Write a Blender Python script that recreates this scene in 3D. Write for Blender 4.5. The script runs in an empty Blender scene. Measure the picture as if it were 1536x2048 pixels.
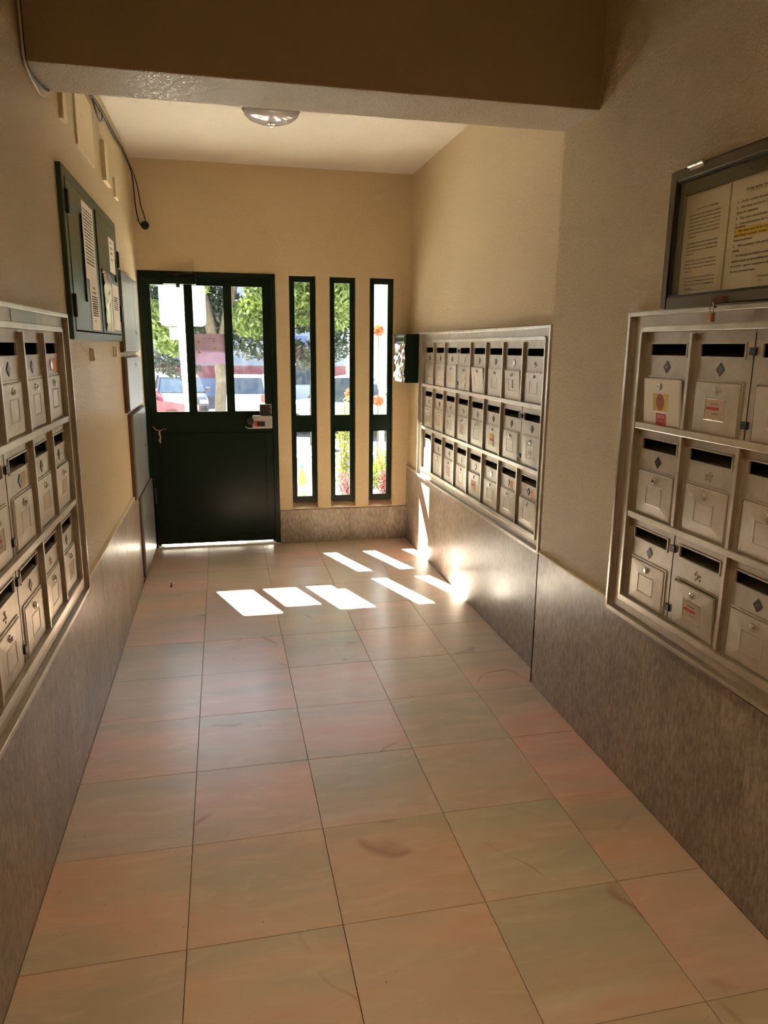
import bpy, bmesh, math, random
from mathutils import Vector, Matrix
R = math.radians
scn = bpy.context.scene
COL = scn.collection
random.seed(7)

# ------------------------------------------------------------------ camera
F_PX = 1452.29; YAW = 0.2181; PITCH = -0.2232; ROLL = 0.0101; CAM_H = 1.4825
cam_d = bpy.data.cameras.new('camera'); cam = bpy.data.objects.new('camera', cam_d); COL.objects.link(cam)
scn.camera = cam
cam_d.sensor_fit = 'VERTICAL'; cam_d.sensor_height = 24.0
cam_d.lens = F_PX / 2048 * 24.0
cam_d.clip_start = 0.05; cam_d.clip_end = 400
cy_, sy_ = math.cos(YAW), math.sin(YAW); cp_, sp_ = math.cos(PITCH), math.sin(PITCH)
fw = Vector((sy_*cp_, cy_*cp_, sp_)); rt = Vector((cy_, -sy_, 0)); up = rt.cross(fw)
rr = math.cos(ROLL)*rt + math.sin(ROLL)*up; uu = -math.sin(ROLL)*rt + math.cos(ROLL)*up
cam.matrix_world = Matrix(((rr.x, uu.x, -fw.x, 0), (rr.y, uu.y, -fw.y, 0), (rr.z, uu.z, -fw.z, CAM_H), (0, 0, 0, 1)))

# ------------------------------------------------------------------ light
SKY = 1.5; SUN = 48.0; EXPOSURE = 1.32
FILL_SPOT = 30.0
w = bpy.data.worlds.new('sky'); scn.world = w; w.use_nodes = True
nt = w.node_tree; nt.nodes.clear()
bgn = nt.nodes.new('ShaderNodeBackground'); wo = nt.nodes.new('ShaderNodeOutputWorld')
tcn = nt.nodes.new('ShaderNodeTexCoord'); sep = nt.nodes.new('ShaderNodeSeparateXYZ'); rmp = nt.nodes.new('ShaderNodeValToRGB')
nt.links.new(tcn.outputs['Generated'], sep.inputs[0]); nt.links.new(sep.outputs['Z'], rmp.inputs[0])
rmp.color_ramp.elements[0].position = 0.0; rmp.color_ramp.elements[0].color = (0.95, 0.97, 1, 1)
rmp.color_ramp.elements[1].position = 0.9; rmp.color_ramp.elements[1].color = (0.40, 0.60, 1, 1)
nt.links.new(rmp.outputs[0], bgn.inputs[0]); bgn.inputs[1].default_value = SKY
nt.links.new(bgn.outputs[0], wo.inputs[0])
sd = bpy.data.lights.new('sun', 'SUN'); sun = bpy.data.objects.new('sun', sd); COL.objects.link(sun)
sd.energy = SUN; sd.angle = R(0.53); sd.color = (1.0, 0.93, 0.80)
sun.rotation_euler = Vector((0.369, -1.06, -1.0)).to_track_quat('-Z', 'Y').to_euler()
sun.location = (-3, 12, 10)
for i_, (lx, ly) in enumerate(((0.40, 0.9), (0.40, -1.2))):   # fill spots added behind the camera to brighten the near end
    ld = bpy.data.lights.new('fill_spot', 'SPOT'); lo = bpy.data.objects.new('fill_spot', ld); COL.objects.link(lo)
    ld.energy = FILL_SPOT; ld.color = (1.0, .74, .46); ld.spot_size = R(130); ld.spot_blend = .8; ld.shadow_soft_size = .09
    lo.location = (lx, ly, 2.93)
scn.view_settings.view_transform = 'Standard'; scn.view_settings.look = 'None'
scn.view_settings.exposure = EXPOSURE; scn.view_settings.gamma = 1; scn.view_settings.use_curve_mapping = False

# ------------------------------------------------------------------ room numbers (metres)
XL, XN, XF = -0.5325, 1.3219, 1.3841     # stone faces: left wall, near right wall, far right wall
YD = 5.4542                              # face of the entrance wall
YB1, YB2, ZB = 2.572, 2.846, 2.30        # beam
ZC = 2.694                               # ceiling
YBACK = -2.4
PL = 0.010                               # plaster sits this far behind the stone face

# ------------------------------------------------------------------ materials
def mat(name, col=(.5,.5,.5), rough=.5, metal=0.0, spec=.5, **kw):
    m = bpy.data.materials.new(name); m.use_nodes = True
    b = m.node_tree.nodes['Principled BSDF']
    b.inputs['Base Color'].default_value = (*col, 1); b.inputs['Roughness'].default_value = rough
    b.inputs['Metallic'].default_value = metal; b.inputs['Specular IOR Level'].default_value = spec
    for k, v in kw.items(): b.inputs[k].default_value = v
    return m
def N(m, t, **kw):
    n = m.node_tree.nodes.new(t)
    for k, v in kw.items():
        if isinstance(k, str) and hasattr(n, k): setattr(n, k, v)
        else: n.inputs[k].default_value = v
    return n
def L(m, a, b): m.node_tree.links.new(a, b)
def B(m): return m.node_tree.nodes['Principled BSDF']
def coords(m, scale=(1,1,1), rand=False, out='Object'):
    tc = N(m, 'ShaderNodeTexCoord'); mp = N(m, 'ShaderNodeMapping'); mp.inputs['Scale'].default_value = scale
    L(m, tc.outputs[out], mp.inputs['Vector'])
    if rand:
        oi = N(m, 'ShaderNodeObjectInfo'); mu = N(m, 'ShaderNodeVectorMath', operation='SCALE'); mu.inputs[0].default_value = (37, 91, 53)
        L(m, oi.outputs['Random'], mu.inputs['Scale']); L(m, mu.outputs[0], mp.inputs['Location'])
    return mp.outputs[0]
def ramp(m, src, stops):
    r = N(m, 'ShaderNodeValToRGB'); e = r.color_ramp.elements
    e[0].position, e[0].color = stops[0][0], (*stops[0][1], 1)
    e[1].position, e[1].color = stops[-1][0], (*stops[-1][1], 1)
    for p, c in stops[1:-1]:
        x = e.new(p); x.color = (*c, 1)
    L(m, src, r.inputs[0]); return r.outputs[0]
def mixc(m, a, b, fac, mode='MIX'):
    n = N(m, 'ShaderNodeMix', data_type='RGBA', blend_type=mode)
    for s, v in ((6, a), (7, b), (0, fac)):
        if isinstance(v, (int, float)): n.inputs[s].default_value = v
        elif isinstance(v, tuple): n.inputs[s].default_value = (*v, 1)
        else: L(m, v, n.inputs[s])
    return n.outputs[2]
def noise(m, vec, scale, detail=4, rough=.55, dist=0):
    n = N(m, 'ShaderNodeTexNoise'); n.inputs['Scale'].default_value = scale; n.inputs['Detail'].default_value = detail
    n.inputs['Roughness'].default_value = rough; n.inputs['Distortion'].default_value = dist
    L(m, vec, n.inputs['Vector']); return n.outputs['Fac']
def bump(m, h, strength, dist):
    b = N(m, 'ShaderNodeBump'); b.inputs['Strength'].default_value = strength; b.inputs['Distance'].default_value = dist
    L(m, h, b.inputs['Height']); L(m, b.outputs[0], B(m).inputs['Normal']); return b

def plaster(name, c1, c2, rough=.42, grain=150, dist=.0022, strength=.8, spec=.5):
    m = mat(name, c1, rough, spec=spec)
    v = coords(m)
    big = noise(m, v, 1.3, 3)
    L(m, mixc(m, c1, c2, ramp(m, big, [(.35, (0,0,0)), (.7, (1,1,1))])), B(m).inputs['Base Color'])
    g = noise(m, v, grain, 3, .6, .8)
    bump(m, ramp(m, g, [(.36, (0,0,0)), (.62, (1,1,1))]), strength, dist)
    return m
M = {}
M['wall'] = plaster('textured cream wall paint', (.87,.71,.44), (.82,.66,.40), rough=.38, grain=120, dist=.0065, strength=1, spec=.3)
M['wall_far'] = plaster('smoother cream wall paint', (.80,.65,.41), (.76,.61,.37), rough=.5, grain=140, dist=.0035, strength=.8)
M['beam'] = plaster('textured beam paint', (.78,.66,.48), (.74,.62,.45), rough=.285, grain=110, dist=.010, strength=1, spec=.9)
M['beam_side_shade'] = plaster('shaded beam side colour', (.41,.31,.18), (.38,.285,.165), rough=.5, grain=120, dist=.0012, strength=.5)  # shade put into the colour, keeps the near face dark under the fill spots
M['ceiling'] = plaster('pale ceiling paint', (.90,.84,.72), (.88,.82,.70), rough=.55, grain=150, dist=.004, strength=.8)
M['patch'] = mat('smooth filler', (.74,.62,.40), .5)
M['void'] = mat('dark cavity', (.012,.011,.010), .8)
M['grout'] = mat('dark joint', (.10,.085,.07), .9)

def marble():
    m = mat('pink marble', (.6,.4,.3), .3)
    v = coords(m, (1, 3.6, 1), rand=True)
    v2 = coords(m, (1, 1, 1), rand=True)
    n1 = noise(m, v, 1.7, 3, .45, .25)
    oi = N(m, 'ShaderNodeObjectInfo')
    base = ramp(m, n1, [(.28, (.52,.48,.40)), (.40, (.61,.51,.41)), (.50, (.66,.52,.42)), (.60, (.69,.47,.38)), (.72, (.72,.58,.48))])
    grn = noise(m, v, 1.1, 3, .5, .2)
    base = mixc(m, base, (.48,.47,.39), ramp(m, grn, [(.45, (0,0,0)), (.66, (.85,.85,.85))]))
    base = mixc(m, base, (.78,.68,.58), ramp(m, noise(m, v, 4, 6, .65, 1.2), [(.50, (0,0,0)), (.74, (.55,.55,.55))]))
    vein = N(m, 'ShaderNodeTexNoise'); vein.inputs['Scale'].default_value = .9; vein.inputs['Detail'].default_value = 3; vein.inputs['Roughness'].default_value = .35; vein.inputs['Distortion'].default_value = .15
    L(m, v2, vein.inputs['Vector'])
    line = N(m, 'ShaderNodeMath', operation='SUBTRACT'); line.inputs[1].default_value = .5; L(m, vein.outputs['Fac'], line.inputs[0])
    ab = N(m, 'ShaderNodeMath', operation='ABSOLUTE'); L(m, line.outputs[0], ab.inputs[0])
    vm = ramp(m, ab.outputs[0], [(0, (1,1,1)), (.004, (0,0,0))])
    brk = ramp(m, noise(m, v2, 4, 2), [(.50, (0,0,0)), (.60, (.85,.85,.85))])
    base = mixc(m, base, (.36,.17,.12), mixc(m, (0.,0.,0.), vm, brk))
    base = mixc(m, base, (.16,.12,.10), ramp(m, noise(m, v2, 70, 1), [(.79, (0,0,0)), (.82, (.8,.8,.8))]))
    base = mixc(m, base, oi.outputs['Color'], .9, 'MULTIPLY')
    L(m, base, B(m).inputs['Base Color'])
    rg = ramp(m, noise(m, v2, 9, 5, .7), [(.3, (.285,.285,.285)), (.7, (.35,.35,.35))])
    B(m).inputs['Specular IOR Level'].default_value = .9
    L(m, rg, B(m).inputs['Roughness'])
    bump(m, noise(m, v2, 90, 5, .7), .12, .002)
    B(m).inputs['Coat Weight'].default_value = 1.0; B(m).inputs['Coat Roughness'].default_value = .28
    return m
M['marble'] = marble()
def stone():
    m = mat('grey brown granite slab', (.3,.25,.2), .3)
    v = coords(m, (1, 1, .35), rand=True)
    v2 = coords(m, (1,1,1), rand=True)
    a = ramp(m, noise(m, v2, 2.4, 6, .65, .5), [(.3, (.24,.205,.17)), (.5, (.33,.285,.24)), (.7, (.43,.38,.33))])
    f = ramp(m, noise(m, v, 80, 4, .7), [(.36, (.58,.56,.53)), (.64, (1.38,1.34,1.30))])
    c = mixc(m, a, f, .75, 'MULTIPLY')
    c = mixc(m, c, (.50,.45,.40), ramp(m, noise(m, v, 8, 5, .7, 1), [(.62, (0,0,0)), (.78, (.35,.35,.35))]))
    L(m, c, B(m).inputs['Base Color'])
    L(m, ramp(m, noise(m, v2, 14, 4), [(.3, (.285,.285,.285)), (.7, (.35,.35,.35))]), B(m).inputs['Roughness'])
    bump(m, noise(m, v, 90, 3), .08, .001)
    return m
M['stone'] = stone()
def alu(name, c, rough, metal=.55):
    m = mat(name, c, rough, metal)
    v = coords(m, (1, 1, 1), rand=True)
    L(m, mixc(m, c, tuple(x*.72 for x in c), ramp(m, noise(m, v, 9, 5, .65), [(.4, (0,0,0)), (.75, (1,1,1))])), B(m).inputs['Base Color'])
    v3 = coords(m, (1, 1, 14), rand=True)
    bump(m, noise(m, v3, 60, 2), .04, .0005)
    return m
M['alu'] = alu('champagne anodised aluminium', (.60,.55,.46), .30, .75)
M['plate'] = alu('worn painted mailbox metal', (.50,.45,.37), .38, .45)
M['doorm'] = alu('worn mailbox door metal', (.56,.51,.42), .36, .40)
M['whitebox'] = mat('chipped white paint', (.82,.79,.72), .4)
M['slotgrey'] = mat('inner grey flap', (.26,.25,.21), .6)
M['badge'] = mat('dark badge enamel', (.02,.02,.02), .3)
M['silver'] = mat('bright worn metal', (.75,.72,.66), .2, .9)
M['chrome'] = mat('chrome', (.75,.75,.75), .15, 1.0)
M['brass'] = mat('brass knob', (.45,.27,.12), .35, .8)
M['black'] = mat('black plastic', (.015,.015,.015), .4)
M['rust'] = mat('residue', (.33,.23,.12), .8)
M['orange'] = mat('orange sticker', (.80,.27,.08), .6)
M['yellow'] = mat('yellow sticker', (.72,.50,.06), .6)
M['brown'] = mat('brown print', (.34,.12,.04), .6)
M['red'] = mat('red sticker', (.50,.06,.06), .6)
M['beige'] = mat('beige label', (.55,.42,.27), .6)
M['faded'] = mat('faded label', (.60,.48,.32), .7)
M['offwhite'] = mat('torn white label', (.78,.72,.60), .7)
M['green'] = mat('dark green gloss paint', (.002,.013,.008), .285, 0, .3)
M['green_cab'] = mat('green cabinet paint', (.045,.085,.055), .34)
M['gap'] = mat('black gap', (.004,.004,.004), .9)
M['greybox'] = alu('grey painted steel', (.30,.32,.32), .34, .3)
M['rusty'] = mat('rusty brown edge', (.13,.06,.03), .7)
M['paper'] = mat('paper', (.82,.78,.72), .7)
M['ink'] = mat('ink', (.05,.045,.04), .7)
M['inkg'] = mat('faint ink', (.28,.26,.24), .7)
M['hilite'] = mat('highlighter yellow', (.85,.62,.10), .7)
M['bronze'] = mat('dark bronze aluminium', (.11,.088,.055), .35, .5)
M['cable'] = mat('black cable', (.02,.015,.012), .5)
M['cable_white'] = mat('pale cable', (.70,.66,.58), .5)
M['rope'] = mat('frayed cord', (.45,.33,.22), .9)
M['whitepl'] = mat('ivory plastic', (.80,.74,.62), .35)
M['lampglass'] = mat('smoky lamp glass', (.42,.40,.42), .12)
M['lock_grey'] = mat('grey lock casing', (.42,.40,.40), .35, .3)
M['redp'] = mat('red plastic', (.7,.02,.02), .4)
M['sill'] = M['marble']
def glass(name, tint=(.97,.99,.98), dirt=.06):
    m = bpy.data.materials.new(name); m.use_nodes = True; t = m.node_tree; t.nodes.clear()
    o = t.nodes.new('ShaderNodeOutputMaterial'); tr = t.nodes.new('ShaderNodeBsdfTransparent'); gl = t.nodes.new('ShaderNodeBsdfGlossy')
    tr.inputs[0].default_value = (*tint, 1); gl.inputs['Roughness'].default_value = .02
    lw = t.nodes.new('ShaderNodeLayerWeight'); pw = t.nodes.new('ShaderNodeMath'); pw.operation = 'POWER'; pw.inputs[1].default_value = 5
    fr = t.nodes.new('ShaderNodeMath'); fr.operation = 'MULTIPLY_ADD'; fr.inputs[1].default_value = .96; fr.inputs[2].default_value = .04
    t.links.new(lw.outputs['Facing'], pw.inputs[0]); t.links.new(pw.outputs[0], fr.inputs[0])
    mx = t.nodes.new('ShaderNodeMixShader'); t.links.new(fr.outputs[0], mx.inputs[0]); t.links.new(tr.outputs[0], mx.inputs[1]); t.links.new(gl.outputs[0], mx.inputs[2])
    tl = t.nodes.new('ShaderNodeBsdfTranslucent'); tl.inputs[0].default_value = (.9,.9,.9,1)
    tc = t.nodes.new('ShaderNodeTexCoord'); nz = t.nodes.new('ShaderNodeTexNoise'); nz.inputs['Scale'].default_value = 9; nz.inputs['Detail'].default_value = 8
    nz.inputs['Distortion'].default_value = 1.5
    t.links.new(tc.outputs['Object'], nz.inputs['Vector'])
    mr = t.nodes.new('ShaderNodeMapRange'); mr.inputs[1].default_value = .45; mr.inputs[2].default_value = .8; mr.inputs[3].default_value = dirt*.2; mr.inputs[4].default_value = dirt*1.6
    t.links.new(nz.outputs['Fac'], mr.inputs[0])
    m2 = t.nodes.new('ShaderNodeMixShader'); t.links.new(mr.outputs[0], m2.inputs[0]); t.links.new(mx.outputs[0], m2.inputs[1]); t.links.new(tl.outputs[0], m2.inputs[2])
    t.links.new(m2.outputs[0], o.inputs[0]); return m
M['glass'] = glass('dusty pane', dirt=.004); M['glass_clean'] = glass('notice board pane', (.93,.92,.86), .01)
M['glass_car'] = mat('car window', (.03,.05,.07), .08, 0, .5)

def lilac():
    m = bpy.data.materials.new('lilac paper'); m.use_nodes = True; t = m.node_tree; t.nodes.clear()
    o = t.nodes.new('ShaderNodeOutputMaterial'); d = t.nodes.new('ShaderNodeBsdfDiffuse'); tl = t.nodes.new('ShaderNodeBsdfTranslucent'); a = t.nodes.new('ShaderNodeMixShader')
    d.inputs[0].default_value = (.64,.55,.68,1); tl.inputs[0].default_value = (.60,.52,.64,1); a.inputs[0].default_value = .17
    t.links.new(d.outputs[0], a.inputs[1]); t.links.new(tl.outputs[0], a.inputs[2]); t.links.new(a.outputs[0], o.inputs[0]); return m
M['lilac'] = lilac()

# ------------------------------------------------------------------ mesh helpers
class MB:
    def __init__(s): s.v = []; s.f = []; s.sm = False; s.mi = []; s.cur = 0
    def add(s, vs, fs):
        o = len(s.v); s.v += [tuple(x) for x in vs]; s.f += [tuple(i+o for i in f) for f in fs]; s.mi += [s.cur]*len(fs); return s
    def box(s, a, b, c, d, e, f):
        x0, x1, y0, y1, z0, z1 = min(a,b), max(a,b), min(c,d), max(c,d), min(e,f), max(e,f)
        v = [(x0,y0,z0),(x1,y0,z0),(x1,y1,z0),(x0,y1,z0),(x0,y0,z1),(x1,y0,z1),(x1,y1,z1),(x0,y1,z1)]
        return s.add(v, [(0,3,2,1),(4,5,6,7),(0,1,5,4),(1,2,6,5),(2,3,7,6),(3,0,4,7)])
    def prism(s, pts, axis, a, b):
        """pts in the two other axes, extruded along axis a..b"""
        n = len(pts)
        def P(p, t):
            return {'x': (t, p[0], p[1]), 'y': (p[0], t, p[1]), 'z': (p[0], p[1], t)}[axis]
        v = [P(p, a) for p in pts] + [P(p, b) for p in pts]
        return s.add(v, [tuple(range(n)), tuple(range(2*n-1, n-1, -1))] + [(i, (i+1) % n + 0, (i+1) % n + n, i+n)[::-1] for i in range(n)])
    def cyl(s, c, r, h, axis='z', n=20, r2=None):
        r2 = r if r2 is None else r2; v = []
        for k, (t, q) in enumerate(((0, r), (h, r2))):
            for i in range(n):
                a = 2*math.pi*i/n; p, w_ = q*math.cos(a), q*math.sin(a)
                v.append({'z': (c[0]+p, c[1]+w_, c[2]+t), 'y': (c[0]+p, c[1]+t, c[2]+w_), 'x': (c[0]+t, c[1]+p, c[2]+w_)}[axis])
        return s.add(v, [tuple(range(n)), tuple(range(2*n-1, n-1, -1))] + [(i, i+n, (i+1) % n+n, (i+1) % n) for i in range(n)])
    def lathe(s, prof, c=(0,0,0), n=32, axis='z'):
        v = []; fs = []
        for r_, t in prof:
            for i in range(n):
                a = 2*math.pi*i/n; p, q = r_*math.cos(a), r_*math.sin(a)
                v.append({'z': (c[0]+p, c[1]+q, c[2]+t), 'y': (c[0]+p, c[1]+t, c[2]+q)}[axis])
        for k in range(len(prof)-1):
            for i in range(n): fs.append((k*n+i, k*n+(i+1) % n, (k+1)*n+(i+1) % n, (k+1)*n+i))
        s.sm = True; return s.add(v, fs)
    def tube(s, pts, r, n=8):
        P = [Vector(p) for p in pts]; v = []; fs = []
        rs = r if isinstance(r, (list, tuple)) else [r]*len(P)
        for i, p in enumerate(P):
            t = (P[min(i+1, len(P)-1)] - P[max(i-1, 0)]).normalized()
            a = t.orthogonal().normalized() if i == 0 else (a - t*a.dot(t)).normalized()
            b = t.cross(a)
            for k in range(n):
                g = 2*math.pi*k/n; v.append(p + (a*math.cos(g)+b*math.sin(g))*rs[i])
        for i in range(len(P)-1):
            for k in range(n): fs.append((i*n+k, i*n+(k+1) % n, (i+1)*n+(k+1) % n, (i+1)*n+k))
        fs += [tuple(range(n))[::-1], tuple(range((len(P)-1)*n, len(P)*n))]
        s.sm = True; return s.add(v, fs)
    def mesh(s, name):
        me = bpy.data.meshes.new(name); me.from_pydata(s.v, [], s.f); me.update()
        bm = bmesh.new(); bm.from_mesh(me); bmesh.ops.recalc_face_normals(bm, faces=bm.faces); bm.to_mesh(me); bm.free()
        for p, k in zip(me.polygons, s.mi): p.material_index = k
        if s.sm:
            for p in me.polygons: p.use_smooth = True
            try: me.set_sharp_from_angle(angle=R(38))
            except Exception: pass
        return me
    def build(s, name, m, parent=None, loc=(0,0,0), bev=0, rot=(0,0,0)):
        me = s.mesh(name)
        for q in (m if isinstance(m, (list, tuple)) else [m]): me.materials.append(M[q] if isinstance(q, str) else q)
        if bev:
            bm = bmesh.new(); bm.from_mesh(me)
            bmesh.ops.remove_doubles(bm, verts=bm.verts, dist=1e-6)
            bmesh.ops.bevel(bm, geom=[e for e in bm.edges if e.calc_face_angle(0) > .6], offset=bev, segments=2, profile=.5, affect='EDGES')
            bm.to_mesh(me); bm.free()
        o = bpy.data.objects.new(name, me); COL.objects.link(o); o.location = loc; o.rotation_euler = rot
        if parent: o.parent = parent
        return o
def inst(name, me, parent=None, loc=(0,0,0), rot=(0,0,0), scale=(1,1,1)):
    o = bpy.data.objects.new(name, me); COL.objects.link(o); o.location = loc; o.rotation_euler = rot; o.scale = scale
    if parent: o.parent = parent
    return o
def meshof(mb, name, mats, bev=0):
    o = mb.build(name, mats, bev=bev); me = o.data; bpy.data.objects.remove(o); return me
def tag(o, label=None, cat=None, group=None, kind=None):
    if label: o['label'] = label
    if cat: o['category'] = cat
    if group: o['group'] = group
    if kind: o['kind'] = kind
    return o
def thing(name, label, cat, loc=(0,0,0), rz=0, group=None, kind=None):
    o = bpy.data.objects.new(name, None); COL.objects.link(o); o.location = loc; o.rotation_euler = (0,0,rz); o.empty_display_size = .05
    return tag(o, label, cat, group, kind)
def text_mesh(s, size, align='LEFT', bold=False):
    cu = bpy.data.curves.new('lettering', 'FONT'); cu.body = s; cu.size = size; cu.align_x = align; cu.extrude = .00015
    cu.resolution_u = 2
    if bold: cu.offset = size*.012
    o = bpy.data.objects.new('lettering', cu); COL.objects.link(o)
    dg = bpy.context.evaluated_depsgraph_get(); dg.update()
    me = bpy.data.meshes.new_from_object(o.evaluated_get(dg)); bpy.data.objects.remove(o); return me
def lettering(s, size, m, parent, loc, align='LEFT', rot=(R(90),0,0), bold=False, name='lettering', width=None):
    me = text_mesh(s, size, align, bold); me.name = name; me.materials.clear(); me.materials.append(M[m])
    sx = 1
    if width:
        xs = [v.co.x for v in me.vertices]; sx = width/max(1e-6, max(xs)-min(xs))
    return inst(name, me, parent, loc, rot, (sx, 1, 1))
def grid_slab(mb, u, v, holes, put):
    """cells of a slab between u and v limits leaving out holes (u0,u1,v0,v1)"""
    us = sorted(set([u[0], u[1]] + [q for h in holes for q in h[:2]])); vs = sorted(set([v[0], v[1]] + [q for h in holes for q in h[2:]]))
    for i in range(len(us)-1):
        for j in range(len(vs)-1):
            cu_, cv_ = (us[i]+us[i+1])/2, (vs[j]+vs[j+1])/2
            if any(h[0] < cu_ < h[1] and h[2] < cv_ < h[3] for h in holes): continue
            put(us[i], us[i+1], vs[j], vs[j+1])
def clean(o):
    bm = bmesh.new(); bm.from_mesh(o.data); bmesh.ops.remove_doubles(bm, verts=bm.verts, dist=1e-5)
    # drop interior faces shared by two cells
    seen = {}
    for f in bm.faces:
        k = tuple(sorted(v.index for v in f.verts)); seen.setdefault(k, []).append(f)
    bmesh.ops.delete(bm, geom=[f for g in seen.values() if len(g) > 1 for f in g], context='FACES_ONLY')
    bm.to_mesh(o.data); bm.free(); return o

# ------------------------------------------------------------------ bank geometry shared numbers
CW, CH = .25, .2967
# (wall, far outer edge along the viewer's u axis is computed below); Ztop of cells
BANKS = {
 'left':  dict(x=XL, rz=R(90),  y_far=2.730, n=5, ztop=1.5225),
 'near':  dict(x=XN, rz=R(-90), y_far=2.158, n=3, ztop=1.5380),
 'far':   dict(x=XF, rz=R(-90), y_far=5.022, n=8, ztop=1.5210),
}
for b in BANKS.values():
    b['y_near'] = b['y_far'] - b['n']*CW
    b['zbot'] = b['ztop'] - 3*CH
    b['hole'] = (b['y_near']-.05, b['y_far']+.05, b['zbot']-.04, b['ztop']+.04)
# =================================================================== SETTING
# floor with individual marble tiles
fl = tag(MB().box(-1.2, 2.0, YBACK-.1, YD+.30, -.10, -.012).build('floor', 'grout'), 'marble tiled lobby floor', kind='structure')
cols_x = [XL, -.141, .2568, .6525, 1.0486, XF]
tile_me = {}
TINT = {(0,0):(1.0,.86,.72),(0,1):(.98,.90,.70),(0,2):(1.05,.92,.76),(0,3):(.96,.95,.80),(0,4):(1.05,.92,.85),
        (1,0):(1.05,.92,.76),(1,1):(1.0,.88,.68),(1,2):(1.06,.88,.68),(1,3):(1.0,1.0,.86),(1,4):(1.06,.92,.80)}
trnd = random.Random(3)
for k in range(-10, 11):
    y0 = 1.6045 + .4*(k-1); y1 = y0 + .4
    if y1 < YBACK: continue
    y0 = max(y0, YBACK); y1 = min(y1, YD+.02)
    for c in range(5):
        x0, x1 = cols_x[c], cols_x[c+1]
        if c == 4 and y1 < YB2: x1 = XN
        g = .0008
        key = (c, round(y1-y0, 3), round(x1-x0, 3))
        if key not in tile_me:
            tile_me[key] = meshof(MB().box(0, x1-x0-2*g, 0, y1-y0-2*g, -.012, 0), 'tile', 'marble', bev=.0009)
        o = inst('tile', tile_me[key], fl, (x0+g, y0+g, trnd.uniform(-.0004, .0004)))
        t = TINT.get((k, c))
        if t is None:
            a = trnd.random()
            t = (1.05+.10*a, .90+.06*trnd.random(), .84+.12*trnd.random()) if a > .4 else (.97+.06*trnd.random(), .97, .92)
            if k <= 1: t = (t[0], t[1]*.94, t[2]*.82)
        o.color = (min(t[0],1.15), t[1], t[2], 1)
# ceilings
tag(MB().box(-1.2, 2.0, YB2-.02, YD+.30, ZC, ZC+.15).build('ceiling', 'ceiling'), 'pale ceiling of the entrance bay', kind='structure')
tag(MB().box(-1.2, 2.0, YBACK-.1, YB1+.02, 2.95, 3.1).build('ceiling', 'ceiling'), 'ceiling over the near end of the lobby', kind='structure')
# beam (side coloured darker than the soffit to stand for its shade)
bb = MB(); X0, X1 = XL-.05, XN+.05
bb.box(X0, X1, YB1, YB2, ZB, ZC+.30)
beam = bb.build('trim_1', ['beam', 'beam_side_shade'], bev=.006)
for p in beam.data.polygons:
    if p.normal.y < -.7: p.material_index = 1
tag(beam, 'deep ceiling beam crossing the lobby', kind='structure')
# left wall
def wall_x(name, x0, x1, ya, yb, za, zb, holes, m, label):
    mb = MB(); grid_slab(mb, (ya, yb), (za, zb), holes, lambda a, b, c, d: mb.box(x0, x1, a, b, c, d))
    o = clean(mb.build(name, m)); return tag(o, label, kind='structure')
hL = BANKS['left']['hole']; hN = BANKS['near']['hole']; hF = BANKS['far']['hole']
wl = wall_x('wall_left', XL-.30, XL-PL, YBACK-.1, YD+.25, -.05, 3.1, [hL], 'wall', 'left wall with textured cream plaster above stone slabs')
wn = wall_x('wall_right', XN+PL, XN+.36, YBACK-.1, YB2, -.05, 3.1, [hN], 'wall', 'near right wall with textured cream plaster above stone slabs')
wf = wall_x('wall_right', XF+PL, XF+.30, YB2-.02, YD+.25, -.05, 2.9, [hF], 'wall_far', 'far right wall set back beyond the beam')
tag(MB().box(-1.2, 2.0, YBACK-.2, YBACK, -.05, 3.1).build('wall_back', 'wall'), 'wall behind the camera', kind='structure')
# bank niches (dark back)
for k, b in BANKS.items():
    s = 1 if k != 'left' else -1
    h = b['hole']; par = {'left': wl, 'near': wn, 'far': wf}[k]
    MB().box(b['x']+s*.112, b['x']+s*.116, h[0]-.01, h[1]+.01, h[2]-.01, h[3]+.01).build('niche_back', 'void', par)
# stone slabs
def slabs(par, x, s, joints, z1):
    for a, b in zip(joints[:-1], joints[1:]):
        MB().box(x, x + s*.03, a+.0008, b-.0008, 0, z1).build('stone_slab', 'stone', par, bev=.0012)
def slabs2(par, x, s, joints, z1, hole):
    """slabs cut round the niche of the mailbox bank"""
    for a, b in zip(joints[:-1], joints[1:]):
        mb = MB(); grid_slab(mb, (a+.0015, b-.0015), (0, z1), [(max(hole[0], a), min(hole[1], b), hole[2], z1+1)] if hole[0] < b and hole[1] > a else [],
                             lambda p, q, c, d: mb.box(x, x+s*.03, p, q, c, min(d, z1)))
        clean(mb.build('stone_slab', 'stone', par))
for par_, x_, s_, a_, b_, z_ in ((wl, XL, -1, YBACK, hL[0], .594), (wl, XL, -1, hL[1], 4.62, .594), (wn, XN, 1, YBACK, hN[0], .610), (wn, XN, 1, hN[1], YB2, .610), (wf, XF, 1, YB2, hF[0], .566), (wf, XF, 1, hF[1], YD, .566)):
    MB().box(x_ - s_*.0015, x_ + s_*.012, a_, b_, z_, z_+.007).build('mortar_line', 'patch', par_)
slabs2(wl, XL, -1, [YBACK, -1.55, -.76, .03, .82, 1.604, 2.38, 3.165, 3.95, 4.62], .594, hL)
slabs2(wn, XN, 1, [YBACK, -2.0, -1.3, -.60, .09, .79, 1.487, 2.189, YB2], .610, hN)
slabs2(wf, XF, 1, [YB2+.002, 3.556, 4.25, YD], .566, hF)
# return of the near right wall (the jog at the beam)
MB().box(XN+.0, XF+.02, YB2-.012, YB2+.001, 0, .606).build('stone_slab', 'stone', wn)
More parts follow.
